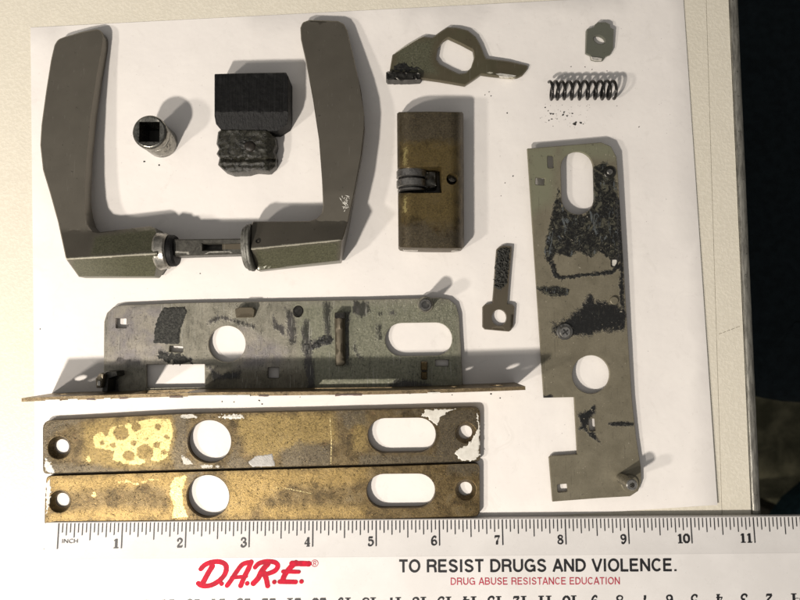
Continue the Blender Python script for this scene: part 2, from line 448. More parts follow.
def m_brass(name, patina=(.16, .115, .045), seed=0., gold=(.30, .225, .085)):
    # 0 bright cleaned brass and painted cylinder sheen, 1 grey brown oxide, 2 rubbed gold, 3 white paint haze
    g = G(name); V0 = g.vec((1, 1, 1), (0, 0, 0), (seed, seed * 2, 0))
    n = g.noise(2.0, 6, .65, .3, V0); f = g.noise(16, 7, .78, .2, V0); m = g.noise(6.5, 7, .74, .5, V0)
    sp1 = g.voro(1.9, 'F1', V0); sp2 = g.voro(5.5, 'F1', V0); big = g.noise(1.5, 3, .5, .6, V0)
    col = g.mix(g.ramp(g.math('ADD', g.math('MULTIPLY', n, .62), g.math('MULTIPLY', f, .38)), .38, .62), tuple(x * .50 for x in patina), tuple(x * 1.5 for x in patina))
    col = g.mix(g.ramp(n, .48, .72, 0, .55), col, (.095, .080, .052))
    col = g.mix(g.ramp(g.noise(3.1, 6, .7, .4, V0), .56, .74, 0, .45), col, (.13, .065, .03))
    gf = g.math('MULTIPLY', g.mask(2, n, 1.1, .35), g.ramp(f, .34, .64, .25, 1.))
    col = g.mix(gf, col, gold)
    col = g.mix(g.math('MULTIPLY', g.mask(1, g.math('ADD', g.math('MULTIPLY', m, .5), g.math('MULTIPLY', n, .5)), 2.4, .3), .75), col, g.mix(g.ramp(f, .35, .65), (.055, .046, .033), (.125, .105, .072)))
    clean_sheen = g.math('MULTIPLY', g.mask(0, g.math('ADD', g.math('MULTIPLY', m, .5), g.math('MULTIPLY', f, .5)), 2.4, .16), g.ramp(f, .30, .50, .45, 1.))
    col = g.mix(clean_sheen, col, g.mix(n, (.36, .29, .115), (.50, .42, .19)))
    col = g.mix(g.ramp(g.noise(17, 6, .8, 0, g.vec((1, 1, 1), (0, 0, 0), (3, 8, 1))), .585, .63, 0, .5), col, tuple(min(.7, x * 1.5) for x in gold))
    wh = g.mask(3, m, 1.6, .08); col = g.mix(wh, col, (.55, .53, .47))
    pits = g.ramp(g.noise(10, 7, .85, 0, V0), .58, .62, 0, .8); col = g.mix(pits, col, (.022, .018, .012))
    scr = g.ramp(g.noise(70, 2, .5, 0, g.vec((1, .04, 1), (0, 0, 1.2))), .72, .76, 0, .3); col = g.mix(scr, col, (.42, .34, .18))
    rough = g.mix(clean_sheen, g.mix(f, .32, .50), .36); met = g.mix(clean_sheen, .68, .85); met = g.mix(wh, met, 0.)
    return g.done(col, rough, met, g.bump(g.math('ADD', g.math('MULTIPLY', f, 1.5), g.math('ADD', m, g.math('MULTIPLY', pits, -.6))), .010, .7), .5)
def m_grease():
    g = G('black_oily_grease'); a = g.noise(9, 7, .78, .6); b = g.noise(30, 5, .75)
    col = g.mix(g.ramp(a, .46, .66), (.007, .007, .0065), g.mix(g.ramp(b, .4, .65), (.022, .022, .018), (.075, .074, .058)))
    fl = g.ramp(g.noise(19, 6, .8), .645, .68); col = g.mix(fl, col, (.13, .13, .115))
    return g.done(col, g.mix(a, .22, .6), 0, g.bump(g.math('ADD', a, b), .010, .8), .4)
def m_soot():
    g = G('dry_grey_black_dirt'); a = g.noise(11, 7, .8); b = g.noise(38, 5, .78)
    col = g.mix(g.ramp(a, .42, .7), (.018, .018, .016), (.085, .084, .072)); fl = g.ramp(g.noise(30, 6, .8), .62, .66); col = g.mix(fl, col, (.28, .28, .25))
    return g.done(col, .65, 0, g.bump(g.math('ADD', a, b), .014, 1.), .3)
def m_burnt():
    g = G('burnt_black_plastic'); a = g.noise(7, 7, .8, .4); st = g.noise(13, 3, .6, 0, g.vec((1, .03, 1)))
    col = g.mix(g.ramp(a, .4, .8), (.003, .003, .003), (.010, .010, .010)); col = g.mix(g.ramp(st, .5, .75, 0, .6), col, (.014, .014, .014)); fl = g.ramp(g.noise(30, 7, .85), .655, .69); col = g.mix(fl, col, (.12, .12, .12))
    return g.done(col, g.mix(a, .4, .7), 0, g.bump(g.math('ADD', a, g.math('MULTIPLY', st, 2.)), .016, 1.), .22)
def m_steel(name, c=(.30, .29, .27), rough=.3, metal=.9, grime=.5):
    g = G(name); a = g.noise(6, 7, .75, .4); f = g.noise(18, 5)
    col = g.mix(g.ramp(a, .35, .65), c, tuple(x * .55 for x in c)); col = g.mix(g.ramp(g.noise(4, 7, .8, .6), .52, .62, 0, grime), col, (.02, .018, .015))
    return g.done(col, g.mix(f, rough * .7, rough * 1.4), metal, g.bump(g.math('ADD', a, f), .006, .7), .5)
def m_white_paint():
    g = G('chipped_white_paint'); a = g.noise(5, 6, .7); sp = g.ramp(g.noise(8, 6, .75), .64, .68)
    col = g.mix(g.ramp(a, .3, .7), (.56, .54, .48), (.70, .68, .62)); col = g.mix(sp, col, (.10, .09, .07)); return g.done(col, .5, 0, g.bump(a, .01, .6))
def m_ruler():
    g = G('white_ruler_plastic'); b = g.noise(.5, 4); sp = g.ramp(g.noise(6, 6, .78), .71, .74, 0, .5)
    col = g.mix(g.ramp(b, .35, .7), (.68, .66, .64), (.73, .71, .69)); col = g.mix(sp, col, (.42, .38, .35))
    m = g.done(col, g.mix(g.noise(3, 5), .22, .36), 0, g.bump(g.noise(1.1, 3), .03, .25), .5)
    g.b.inputs['Subsurface Weight'].default_value = .12; g.b.inputs['Subsurface Radius'].default_value = (.002, .002, .002); return m
def m_edge():
    g = G('brushed_grey_edge_trim'); a = g.noise(3, 6, .7, 0, g.vec((3, .4, 1))); f = g.noise(25, 4, .6, 0, g.vec((1, .15, 1)))
    col = g.mix(g.ramp(a, .3, .7), (.13, .125, .11), (.34, .33, .29)); col = g.mix(g.ramp(g.noise(5, 6, .8), .6, .66, 0, .7), col, (.03, .028, .025))
    return g.done(col, g.mix(f, .3, .55), .6, g.bump(g.math('ADD', a, f), .01, .6))
def m_carpet():
    g = G('mottled_brown_carpet'); a = g.noise(.22, 5, .6, .5); b = g.noise(1.1, 5, .7)
    col = g.mix(g.ramp(a, .35, .65), (.075, .073, .045), (.22, .205, .13)); col = g.mix(g.ramp(b, .4, .7, 0, .5), col, (.11, .10, .065)); return g.done(col, .95, 0, g.bump(b, .2, .6), .1)

MT = dict(collar=m_steel('worn_bright_collar', (.45, .43, .38), .3, .8, .12), wire=m_steel('blackened_spring_wire', (.05, .048, .045), .25, .7, .8), glintb=m_steel('bright_brass_scratch', (.55, .45, .22), .35, .6, .1), stud=m_simple('dull_brown_stud', (.020, .016, .012), .4, 0, .4, 8, .01), nut=m_steel('shiny_grimy_steel', (.34, .33, .29), .24, 1., .95), washer=m_steel('dull_grey_washer', (.20, .195, .17), .5, .3, .6), spindle=m_steel('dull_dark_spindle', (.10, .095, .08), .42, .5, .6), table=m_table(), paper=m_paper(), lever=m_bronze('dark_bronze_lever_finish', (.155, .140, .113), .03, .6, .31), caselev=m_bronze('olive_brown_steel', (.115, .098, .062), .3, .5, .33), shim=m_bronze('grey_green_steel', (.165, .17, .135), .2, .5, .33), glint=m_steel('painted_steel_glint', (.78, .75, .68), .3, .35, .1),
          key=m_bronze('brown_stained_steel', (.13, .11, .078), .1, .6, .4), case=m_plate_green(), olive=m_plate_olive(), brass=m_brass('tarnished_brass_plate', (.090, .064, .029), 0., (.235, .168, .060)),
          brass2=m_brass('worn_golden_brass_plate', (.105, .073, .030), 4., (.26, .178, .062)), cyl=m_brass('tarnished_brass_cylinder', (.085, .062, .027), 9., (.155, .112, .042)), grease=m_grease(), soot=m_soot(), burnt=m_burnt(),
          steel=m_steel('grimy_steel'), bright=m_steel('bright_worn_steel', (.52, .50, .46), .25, .95, .25), dark=m_steel('dark_oily_steel', (.06, .058, .052), .3, .8, .5),
          white=m_white_paint(), ruler=m_ruler(), edge=m_edge(), carpet=m_carpet(), burn2=m_simple('charred_olive_plastic', (.020, .019, .013), .28, 0, .7, 7, .018),
          rust=m_simple('rusty_red_brown', (.07, .04, .028), .5, .1, .4, 8, .01), black=m_simple('black_crumb', (.012, .012, .011), .5, 0, .4, 20, .01),
          ink=m_simple('black_print_ink', (.012, .012, .014), .45, 0, .2, 6, .0), red=m_simple('red_print_ink', (.46, .006, .028), .6, 0, .25, 5, .0, .15), redd=m_simple('dark_red_print_ink', (.42, .03, .06), .45, 0, .12, 3, .0),
          navy=m_simple('dark_navy_fabric', (.009, .013, .015), .95, 0, .3, 1.5, .05, .1), wood=m_simple('dark_chair_leg', (.012, .010, .008), .6, 0, .3, 2, .01))
MT['ink'].node_tree.nodes['Principled BSDF'].inputs['Normal'].links and None

# ================================================================ the setting: table, floor
# table: cream laminate top, a seam, metal trim
def edge_x(y, dx=0.0):
    return np.interp(y, [-400, 0, 200, 400, 510, 900], [711, 728.5, 736.5, 745, 750, 768]) + dx
tb = thing('table', 'cream stippled table top with a grey metal edge trim, under the paper', 'table', (0, 0, -70))
e_top = P(edge_x(-300), -300, 0); e_bot = P(edge_x(900), 900, 0)
# seam line runs a little inside the trim
s_top = P(706 - 4, -140, 0); s_bot = P(723.5, 560, 0)
def on(a, b, y): t = (y - a[1]) / (b[1] - a[1]); return a[0] + (b[0] - a[0]) * t
y0, y1 = -24.0, 26.0
seamw = .022
def slab(xa0, xa1, xb0, xb1, ztop=0.0, zb=-2.4):
    """quad prism; a* at y1 (far), b* at y0 (near)"""
    V = [(xb0, y0, zb), (xb1, y0, zb), (xa1, y1, zb), (xa0, y1, zb), (xb0, y0, ztop), (xb1, y0, ztop), (xa1, y1, ztop), (xa0, y1, ztop)]
    return V, [(3, 2, 1, 0), (0, 1, 5, 4), (1, 2, 6, 5), (2, 3, 7, 6), (3, 0, 4, 7), (4, 5, 6, 7)]
sx1, sx0 = on(s_top, s_bot, y1), on(s_top, s_bot, y0); ex1, ex0 = on(e_top, e_bot, y1), on(e_top, e_bot, y0)
V, Fs = slab(-60, sx1 - seamw / 2, -60, sx0 - seamw / 2); link_mesh('tabletop', V, Fs, MT['table'], tb, smooth=0)
V, Fs = slab(sx1 + seamw / 2, ex1, sx0 + seamw / 2, ex0); link_mesh('border_strip', V, Fs, MT['table'], tb, smooth=0)
# groove floor
V, Fs = slab(sx1 - .2, sx1 + .2, sx0 - .2, sx0 + .2, -.03, -.2); link_mesh('seam_filler', V, Fs, MT['edge'], tb, smooth=0)
V, Fs = [], []
cp = [(719, 334), (723, 332.6), (727, 331), (731, 329.6), (736, 327.6), (741, 326)]
for i in range(len(cp) - 1):
    a_, b_ = P(*cp[i], .003), P(cp[i][0] + (cp[i + 1][0] - cp[i][0]) * .75, cp[i][1] + (cp[i + 1][1] - cp[i][1]) * .75, .003); i0 = len(V)
    V += [a_ + np.array([0, .012, 0]), a_ - np.array([0, .012, 0]), b_ - np.array([0, .009, 0]), b_ + np.array([0, .009, 0])]; Fs.append((i0, i0 + 1, i0 + 2, i0 + 3))
o = link_mesh('hairline_crack', V, Fs, m_simple('dirt_in_crack', (.25, .22, .17), .9, 0, .2, 8, .0), tb, smooth=0, recalc=False); o['kind'] = 'stuff'
# rounded metal trim
V, Fs = [], []
nseg = 60
prof = [(.03, -2.6), (.03, .02), (.045, .045)] + [(.23 - .185 * math.cos(a), -.02 + .085 * math.sin(a)) for a in np.linspace(.35, math.pi * .55, 6)] + [(.33 + .10 * math.sin(a), -.16 + .14 * math.cos(a) + .05) for a in np.linspace(.4, 1.57, 5)] + [(.44, -2.6)]
for i in range(nseg + 1):
    y = y0 + (y1 - y0) * i / nseg; x = on(e_top, e_bot, y) + .008 * nz(y, 0, .4)
    for px, pz in prof: V.append((x + px, y, pz + .006 * nz(y, px * 3, .7, 2)))
k = len(prof)
for i in range(nseg):
    for j in range(k - 1): Fs.append((i * k + j, i * k + j + 1, (i + 1) * k + j + 1, (i + 1) * k + j))
link_mesh('edge_trim', V, Fs, MT['edge'], tb, smooth=.7)
for (xx, yy) in ((-55, -20), (-55, 22), (8, -20), (8, 22)):
    V, Fs = box(xx - 2, xx + 2, yy - 2, yy + 2, -70, -2.45); link_mesh('leg', V, Fs, MT['wood'], tb, smooth=0)
fl = link_mesh('floor', [(-300, -300, -70), (400, -300, -70), (400, 300, -70), (-300, 300, -70)], [(0, 1, 2, 3)], MT['carpet'], base=(0, 0, -70), smooth=0)
fl['kind'] = 'structure'

def cushion(name, parent, x0, x1, y0_, y1_, z0, z1, r, mat):
    V, Fs = [], []; ring = fillet([(x0, y0_), (x1, y0_), (x1, y1_), (x0, y1_)], r, 8); n = len(ring); cx, cy = (x0 + x1) / 2, (y0_ + y1_) / 2
    lv = [(z0, -.6), (z0 + .8, 0), (z1 - 1.4, 0), (z1 - .5, -.5), (z1, -1.6), (z1 + .5, -6)]
    for z, o in lv:
        for x, y in offset(ring, -o): V.append((x, y, z))
    for i in range(len(lv) - 1):
        for j in range(n): Fs.append((i * n + j, i * n + (j + 1) % n, (i + 1) * n + (j + 1) % n, (i + 1) * n + j))
    Fs.append(tuple(range(n))[::-1]); Fs.append(tuple((len(lv) - 1) * n + j for j in range(n)))
    return link_mesh(name, V, Fs, mat, parent, smooth=.9)
q = P(750, 402, -24.5); c0 = q[1]
ch = thing('chair', 'dark chair with a near black padded seat in shadow beside the table edge', 'chair', (q[0] + 20, c0 + 20, -70))
cushion('seat', ch, q[0] - 4, q[0] + 40, c0, c0 + 42, -27, -22.5, 8, MT['navy'])
for dx in (1, 36):
    for dy in (4, 38):
        V, Fs = box(q[0] + dx - 1.5, q[0] + dx + 1.5, c0 + dy - 1.5, c0 + dy + 1.5, -70, -26.6); link_mesh('leg', V, Fs, MT['wood'], ch, smooth=0)
q2 = P(764, 462, -40)
st = thing('footstool', 'dark teal padded stool low beside the table, below the near black chair seat', 'stool', (q2[0] + 16, q2[1] - 20, -70))
cushion('seat', st, q2[0] + 1, q2[0] + 36, q2[1] - 36, q2[1] - 1, -46, -40.5, 15, m_simple('dark_teal_fabric', (.022, .045, .055), .95, 0, .3, 1.5, .05, .1))
for dx, dy in ((10, -10), (28, -10), (10, -28), (28, -28)):
    V, Fs = box(q2[0] + dx - 1.3, q2[0] + dx + 1.3, q2[1] + dy - 1.3, q2[1] + dy + 1.3, -70, -45.6); link_mesh('leg', V, Fs, MT['wood'], st, smooth=0)

# paper sheet
PZ = .02
def paper_z(x, y):
    t = max(0.0, min(1.0, (x - 640) / 75)); return PZ + .10 * t ** 2.2 * (1 if y < 505 else 1) + .012 * nz(x, y, .006, 3, 2)
TL, TR, BR, BL = (30.5, 27.5), (683, -6), (717.5, 505), (36, 549)
o = solid('paper_sheet', None, MT['paper'], [TL, TR, BR, BL], paper_z, lambda x, y: paper_z(x, y) - .012, res=22, bev=(0.05, .001), smooth=.5)
tagm(o, 'large white sheet of paper lying under the lock parts', 'paper')

# ================================================================ ruler
RO = P(45, 522.6, .42)[:2]; RE = P(800, 516.2, .42)[:2]; RU = (RE - RO) / np.linalg.norm(RE - RO); RV = np.array([RU[1], -RU[0]])
RW = 4.6
def rz(v):
    if v < 1.42: return .36 + .11 * v / 1.42
    if v > RW - 1.0: return .47 - .11 * (v - (RW - 1.0))
    return .47
def R(u, v, dz=0.0): p = RO + RU * u + RV * v; return np.array([p[0], p[1], rz(v) + dz])
rl = thing('ruler', 'long white plastic inch ruler with a red logo and black slogan along the bottom', 'ruler', (RO[0], RO[1], 0))
V, Fs = [], []; L = 31.4
vs = [0.0, .03, 1.40, 1.44, RW - 1.0, RW - .96, RW - .03, RW]
us = np.linspace(0, L, 40)
for u in us:
    for j, v in enumerate(vs):
        p = R(u, v); z = p[2] - (.03 if j in (0, 7) else 0) + (.012 if j in (3, 4) else 0)
        V.append((p[0], p[1], z))
    for v in (RW, 0.0): p = R(u, v); V.append((p[0], p[1], .12))
k = len(vs) + 2
for i in range(len(us) - 1):
    for j in range(k): Fs.append((i * k + j, i * k + (j + 1) % k, (i + 1) * k + (j + 1) % k, (i + 1) * k + j))
Fs.append(tuple(range(k))); Fs.append(tuple((len(us) - 1) * k + j for j in range(k)))
link_mesh('ruler_body', V, Fs, MT['ruler'], rl, smooth=.25)
E0, IN = .020, 2.54
U0 = float((P(58, 535, .42)[:2] - RO) @ RU)
V, Fs = [], []
def quad(u0, u1, v0, v1, e=E0):
    i = len(V)
    for u, v in ((u0, v0), (u1, v0), (u1, v1), (u0, v1)): V.append(R(u, v, e))
    Fs.append((i + 3, i + 2, i + 1, i))
for k in range(0, 12 * 16 + 1):
    u = U0 + k * IN / 16
    if u > L - .1: break
    l = .98 if k % 16 == 0 else .66 if k % 8 == 0 else .55 if k % 4 == 0 else .47 if k % 2 == 0 else .36
    w = .018 if k % 16 else .022
    quad(u - w, u + w, .05, .05 + l)
for k in range(0, 301):      # millimetre scale on the far edge, zero at the right
    u = U0 + 12 * IN - .12 - k * .1
    if u < .1: break
    l = .5 if k % 10 == 0 else .38 if k % 5 == 0 else .26
    quad(u - .012, u + .012, RW - .05 - l, RW - .05)
o = link_mesh('tick_marks', V, Fs, MT['ink'], rl, smooth=0, recalc=False); o['kind'] = 'stuff'
# printed line between scale and field
V, Fs = [], []
for i in range(16): quad(L * i / 16 + .02, L * (i + 1) / 16 - .001, 1.425, 1.437, .013)

def stroke(pts, w, T, e, V, Fs, cap=True):
    """ribbon along pts in glyph space; T maps to (u, v)"""
    A = [np.array(p, float) for p in pts]; n = len(A)
    ws = w if isinstance(w, (list, tuple)) else [w] * n
    Lf, Rt = [], []
    for i in range(n):
        t = A[min(i + 1, n - 1)] - A[max(i - 1, 0)]; t /= np.linalg.norm(t) + 1e-9; nrm = np.array([-t[1], t[0]])
        Lf.append(A[i] + nrm * ws[i] / 2); Rt.append(A[i] - nrm * ws[i] / 2)
    i0 = len(V)
    for a, b in zip(Lf, Rt):
        for q_ in (a, b): u, v = T(*q_); V.append(R(u, v, e))
    for i in range(n - 1): Fs.append((i0 + 2 * i, i0 + 2 * i + 1, i0 + 2 * i + 3, i0 + 2 * i + 2))
def disc(cx, cy, r, T, e, V, Fs, n=16):
    i0 = len(V)
    for k in range(n): u, v = T(cx + r * math.cos(6.2832 * k / n), cy + r * math.sin(6.2832 * k / n)); V.append(R(u, v, e))
    Fs.append(tuple(range(i0, i0 + n)))
def up_faces(V, Fs):
    out = []
    for f in Fs:
        a, b, c = (np.array(V[f[0]]), np.array(V[f[1]]), np.array(V[f[2]]))
        out.append(f if np.cross(b - a, c - a)[2] > 0 else tuple(reversed(f)))
    return out
# serif numerals: x 0..0.62, y 0 (top) .. 1 (bottom)
S_ = lambda p, n=5: spline(p, n, False)
DG = {
 '0': [(S_([(.31, .03), (.08, .25), (.05, .5), (.08, .75), (.31, .97)]), [.06] + [.16] * 19 + [.06]), (S_([(.31, .97), (.54, .75), (.57, .5), (.54, .25), (.31, .03)]), [.06] + [.16] * 19 + [.06])],
 '1': [([(.33, .02), (.33, .97)], .19), ([(.10, .2), (.22, .14), (.33, .05)], .08), ([(.08, .965), (.58, .965)], .07)],
 '2': [(S_([(.10, .3), (.12, .12), (.32, .04), (.5, .2), (.45, .42), (.2, .7), (.08, .9)]), .13), ([(.06, .91), (.5, .91)], .16), ([(.53, .98), (.56, .72)], .06), ([(.06, .28), (.18, .28)], .14)],
 '3': [(S_([(.10, .25), (.15, .08), (.35, .04), (.5, .2), (.42, .42), (.25, .48)]), .12), (S_([(.25, .48), (.5, .55), (.54, .78), (.35, .96), (.15, .93), (.08, .78)]), .14), ([(.06, .24), (.18, .24)], .13), ([(.05, .77), (.17, .77)], .13)],
 '4': [([(.42, .02), (.42, .97)], .17), ([(.42, .04), (.06, .68)], .07), ([(.04, .7), (.6, .7)], .09), ([(.24, .965), (.58, .965)], .07)],
 '5': [([(.14, .04), (.13, .46)], .07), ([(.13, .09), (.52, .09)], .15), (S_([(.13, .46), (.33, .38), (.52, .5), (.54, .75), (.35, .95), (.15, .93), (.08, .8)]), .13), ([(.05, .79), (.17, .79)], .12)],
 '6': [(S_([(.5, .12), (.33, .04), (.12, .3), (.09, .6), (.14, .85), (.33, .96)]), .14), (S_([(.33, .96), (.52, .85), (.54, .68), (.45, .5), (.3, .46), (.14, .6)]), .12), ([(.44, .16), (.55, .16)], .12)],
 '7': [([(.06, .09), (.57, .09)], .16), (S_([(.55, .12), (.38, .4), (.28, .7), (.27, .97)]), [.07] * 8 + [.17] * 8), ([(.08, .03), (.07, .3)], .06)],
 '8': [(S_([(.31, .04), (.12, .15), (.14, .35), (.31, .46), (.5, .6), (.52, .82), (.31, .96)]), .13), (S_([(.31, .96), (.08, .85), (.1, .62), (.31, .48), (.48, .32), (.48, .14), (.31, .04)]), .10)],
 '9': [(S_([(.12, .88), (.29, .96), (.5, .7), (.53, .4), (.48, .15), (.29, .04)]), .14), (S_([(.29, .04), (.1, .15), (.08, .32), (.17, .5), (.32, .54), (.48, .4)]), .12), ([(.07, .84), (.18, .84)], .12)],
}
def number(txt, u, v, h, flip=False, name='numeral'):
    """u: right edge, v: top"""
    V, Fs = [], []; w = .72 * h; tot = w * len(txt); e = E0
    for k, c in enumerate(txt):
        x0 = -tot + k * w
        for pts, wd in DG[c]:
            T = (lambda x, y: (u + x0 + x * h * 1.06, v + y * h)) if not flip else (lambda x, y: (u - x0 - x * h * 1.06 - tot, v + h - y * h))
            stroke(pts, [q_ * 1.3 for q_ in wd] if isinstance(wd, list) else wd * 1.3, T, e, V, Fs); e += .0012
    o = link_mesh(name, V, up_faces(V, Fs), MT['ink'], rl, smooth=0, recalc=False)
for k in range(1, 13): number(str(k), U0 + k * IN - .08, .66, .36)
for k in range(1, 31):
    uu = U0 + 12 * IN - .12 - k + .02 + .17 * len(str(k))
    if uu > .6: number(str(k), uu, 3.02, .42, True)
def text(body, u, v, width, capv, mat, name, bold=0.0, shear=0.0):
    """flat lettering: left end u, cap height capv, baseline v"""
    c = bpy.data.curves.new('t', 'FONT'); c.body = body; c.size = 1; c.offset = bold; c.resolution_u = 4; c.shear = shear
    to = bpy.data.objects.new('t', c); COL.objects.link(to); dg = bpy.context.evaluated_depsgraph_get(); dg.update()
    me = bpy.data.meshes.new_from_object(to.evaluated_get(dg)); bpy.data.objects.remove(to)
    co = np.array([tuple(x.co) for x in me.vertices]); fc = [tuple(p.vertices) for p in me.polygons]; bpy.data.meshes.remove(me); bpy.data.curves.remove(c)
    x0, x1 = co[:, 0].min(), co[:, 0].max(); yb = 0.0; yt = .70
    VV = [R(u + (x - x0) / (x1 - x0) * width, v - (y - yb) / (yt - yb) * capv, E0) for x, y, _ in co]
    return link_mesh(name, VV, up_faces(VV, fc), mat, rl, smooth=0, recalc=False)
def uv(x, y): p = P(x, y, .47)[:2] - RO; return float(p @ RU), float(p @ RV)
def LT():
    a = lambda cx, cy, rx, ry, a0, a1, n=14: [(cx + rx * math.cos(math.radians(t)), cy - ry * math.sin(math.radians(t))) for t in np.linspace(a0, a1, n)]
    t = .075
    return {
     'T': (.62, [[(.01, t), (.61, t)], [(.31, t), (.31, 1)]]),
     'O': (.80, [a(.40, .5, .325, .43, 0, 360, 32)]),
     'R': (.72, [[(.09, 0), (.09, 1)], [(.09, t), (.42, t)] + a(.42, .29, .20, .215, 90, -90, 10) + [(.09, .505)], [(.42, .505), (.55, .56), (.60, .72), (.63, 1.0)]]),
     'E': (.66, [[(.09, 0), (.09, 1)], [(.09, t), (.60, t)], [(.09, .48), (.55, .48)], [(.09, 1 - t), (.62, 1 - t)]]),
     'S': (.68, [a(.33, .27, .225, .195, 5, 200, 12) + [(.22, .44), (.45, .53)] + a(.34, .73, .24, .20, 60, -175, 14)]),
     'I': (.28, [[(.14, 0), (.14, 1)]]),
     'D': (.74, [[(.09, 0), (.09, 1)], [(.09, t), (.30, t)] + a(.30, .5, .355, .425, 90, -90, 16) + [(.09, 1 - t)]]),
     'U': (.74, [[(.09, 0), (.09, .62)] + a(.365, .62, .275, .31, 180, 360, 14) + [(.64, 0)]]),
     'G': (.80, [a(.40, .5, .325, .43, 40, 325, 22) + [(.70, .86)], [(.42, .54), (.735, .54)], [(.70, .54), (.70, .98)]]),
     'A': (.70, [[(.04, 1), (.35, 0)], [(.35, 0), (.66, 1)], [(.14, .68), (.56, .68)]]),
     'N': (.74, [[(.09, 0), (.09, 1)], [(.09, .03), (.64, .97)], [(.64, 0), (.64, 1)]]),
     'V': (.68, [[(.03, 0), (.34, 1)], [(.34, 1), (.65, 0)]]),
     'L': (.58, [[(.09, 0), (.09, 1)], [(.09, 1 - t), (.56, 1 - t)]]),
     'C': (.74, [a(.38, .5, .305, .43, 42, 318, 22)]),
     'B': (.70, [[(.09, 0), (.09, 1)], [(.09, t), (.38, t)] + a(.38, .28, .19, .205, 90, -90, 10) + [(.09, .485)], [(.38, .485)] + a(.40, .705, .215, .22, 90, -90, 10) + [(.09, 1 - t)]]),
     '.': (.30, [[(.14, .85), (.14, 1)]]), ' ': (.30, [])}
LET = LT()
def lettering(body, u0, v0, u1, v1, cap, w, mat, name):
    """grotesque capitals drawn as strokes from (u0, v0) to (u1, v1) on the baseline"""
    gap = .075; tot = sum(LET[c][0] + gap for c in body) - gap; sc_ = (u1 - u0) / tot
    V, Fs = [], []; x = 0; e = E0
    for c in body:
        wd, st_ = LET[c]
        for pts in st_:
            def T(px_, py_, x=x): uu = u0 + (x + px_) * sc_; return uu, v0 + (v1 - v0) * (uu - u0) / (u1 - u0) - cap * (1 - py_)
            # ribbons are laid out in real proportion so that stroke width stays even
            q_ = [(T(*p)) for p in pts]; stroke(q_, w, lambda a_, b_: (a_, b_), e, V, Fs); e = E0 + (e - E0 + .0011) % .006
        x += wd + gap
    return link_mesh(name, V, up_faces(V, Fs), mat, rl, smooth=0, recalc=False)
a = uv(399, 572.3); b = uv(677.5, 571.0)
lettering('TO RESIST DRUGS AND VIOLENCE.', a[0], a[1], b[0], b[1], .50, .092, MT['ink'], 'slogan_lettering')
a = uv(450.5, 584.8); b = uv(620, 584.2)
lettering('DRUG ABUSE RESISTANCE EDUCATION', a[0], a[1], b[0], b[1], .285, .038, MT['redd'], 'small_red_lettering')
a = uv(61.5, 543.5); text('INCH', a[0], a[1], .62, .16, MT['ink'], 'inch_lettering')
a = uv(794, 599.5); text('CM', a[0], a[1] + .1, .4, .17, MT['ink'], 'centimetre_lettering')
# brush logo
V, Fs = [], []
T = lambda x, y: uv(190 + x / 5.714, 550 + y / 5.714)
e = E0
LG = [(S_([(62, 108), (85, 85), (120, 70), (165, 66), (200, 80), (208, 108), (195, 145), (160, 180), (115, 202), (70, 204), (48, 190)]), 25), ([(128, 92), (105, 130), (70, 195)], 27),
      (S_([(212, 203), (235, 172), (262, 130), (300, 82), (345, 70)]), 24), (S_([(350, 68), (335, 105), (312, 150), (290, 203)]), 25), ([(238, 158), (322, 150)], 18),
      (S_([(362, 190), (390, 160), (410, 120), (445, 78)]), 27), (S_([(372, 98), (395, 76), (440, 65), (485, 70), (502, 90), (485, 118), (440, 136), (408, 140)]), 23), (S_([(425, 132), (436, 165), (444, 204)]), 25),
      ([(583, 76), (678, 78)], 27), (S_([(605, 72), (575, 98), (545, 135), (526, 178)]), 26), ([(532, 122), (622, 124)], 20), ([(512, 180), (604, 182)], 22)]
def rough_w(pts, w, k):
    P_ = densify(pts, 9, False); return P_, [w * 1.16 * (1 + .16 * nz(p[0] * .05, p[1] * .05 + k, 1.3, 3)) for p in P_]
for k_, (pts, w) in enumerate(LG):
    P_, W_ = rough_w(pts, w, k_); stroke(P_, W_, T, e, V, Fs); e += .0003
    for p, w_ in ((P_[0], W_[0]), (P_[-1], W_[-1])): disc(p[0], p[1], w_ * .5, T, e, V, Fs, 12); e += .0003
for x, y, r in ((181, 192, 13), (327, 190, 13), (482, 182, 13), (637, 179, 13)): disc(x, y, r, T, e, V, Fs); e += .0003
link_mesh('red_brush_logo', V, up_faces(V, Fs), MT['red'], rl, smooth=0, recalc=False)
V, Fs = [], []
stroke(arc(713, 75, 19, 19, 0, 359, 28), 4, T, E0, V, Fs); stroke([(706, 86), (706, 64)], 4, T, E0 + .001, V, Fs)
stroke(S_([(706, 65), (717, 65), (719, 71), (715, 76), (706, 76)], 3), 3.5, T, E0 + .002, V, Fs); stroke([(713, 76), (720, 86)], 4, T, E0 + .003, V, Fs)
link_mesh('registered_mark', V, up_faces(V, Fs), MT['redd'], rl, smooth=0, recalc=False)

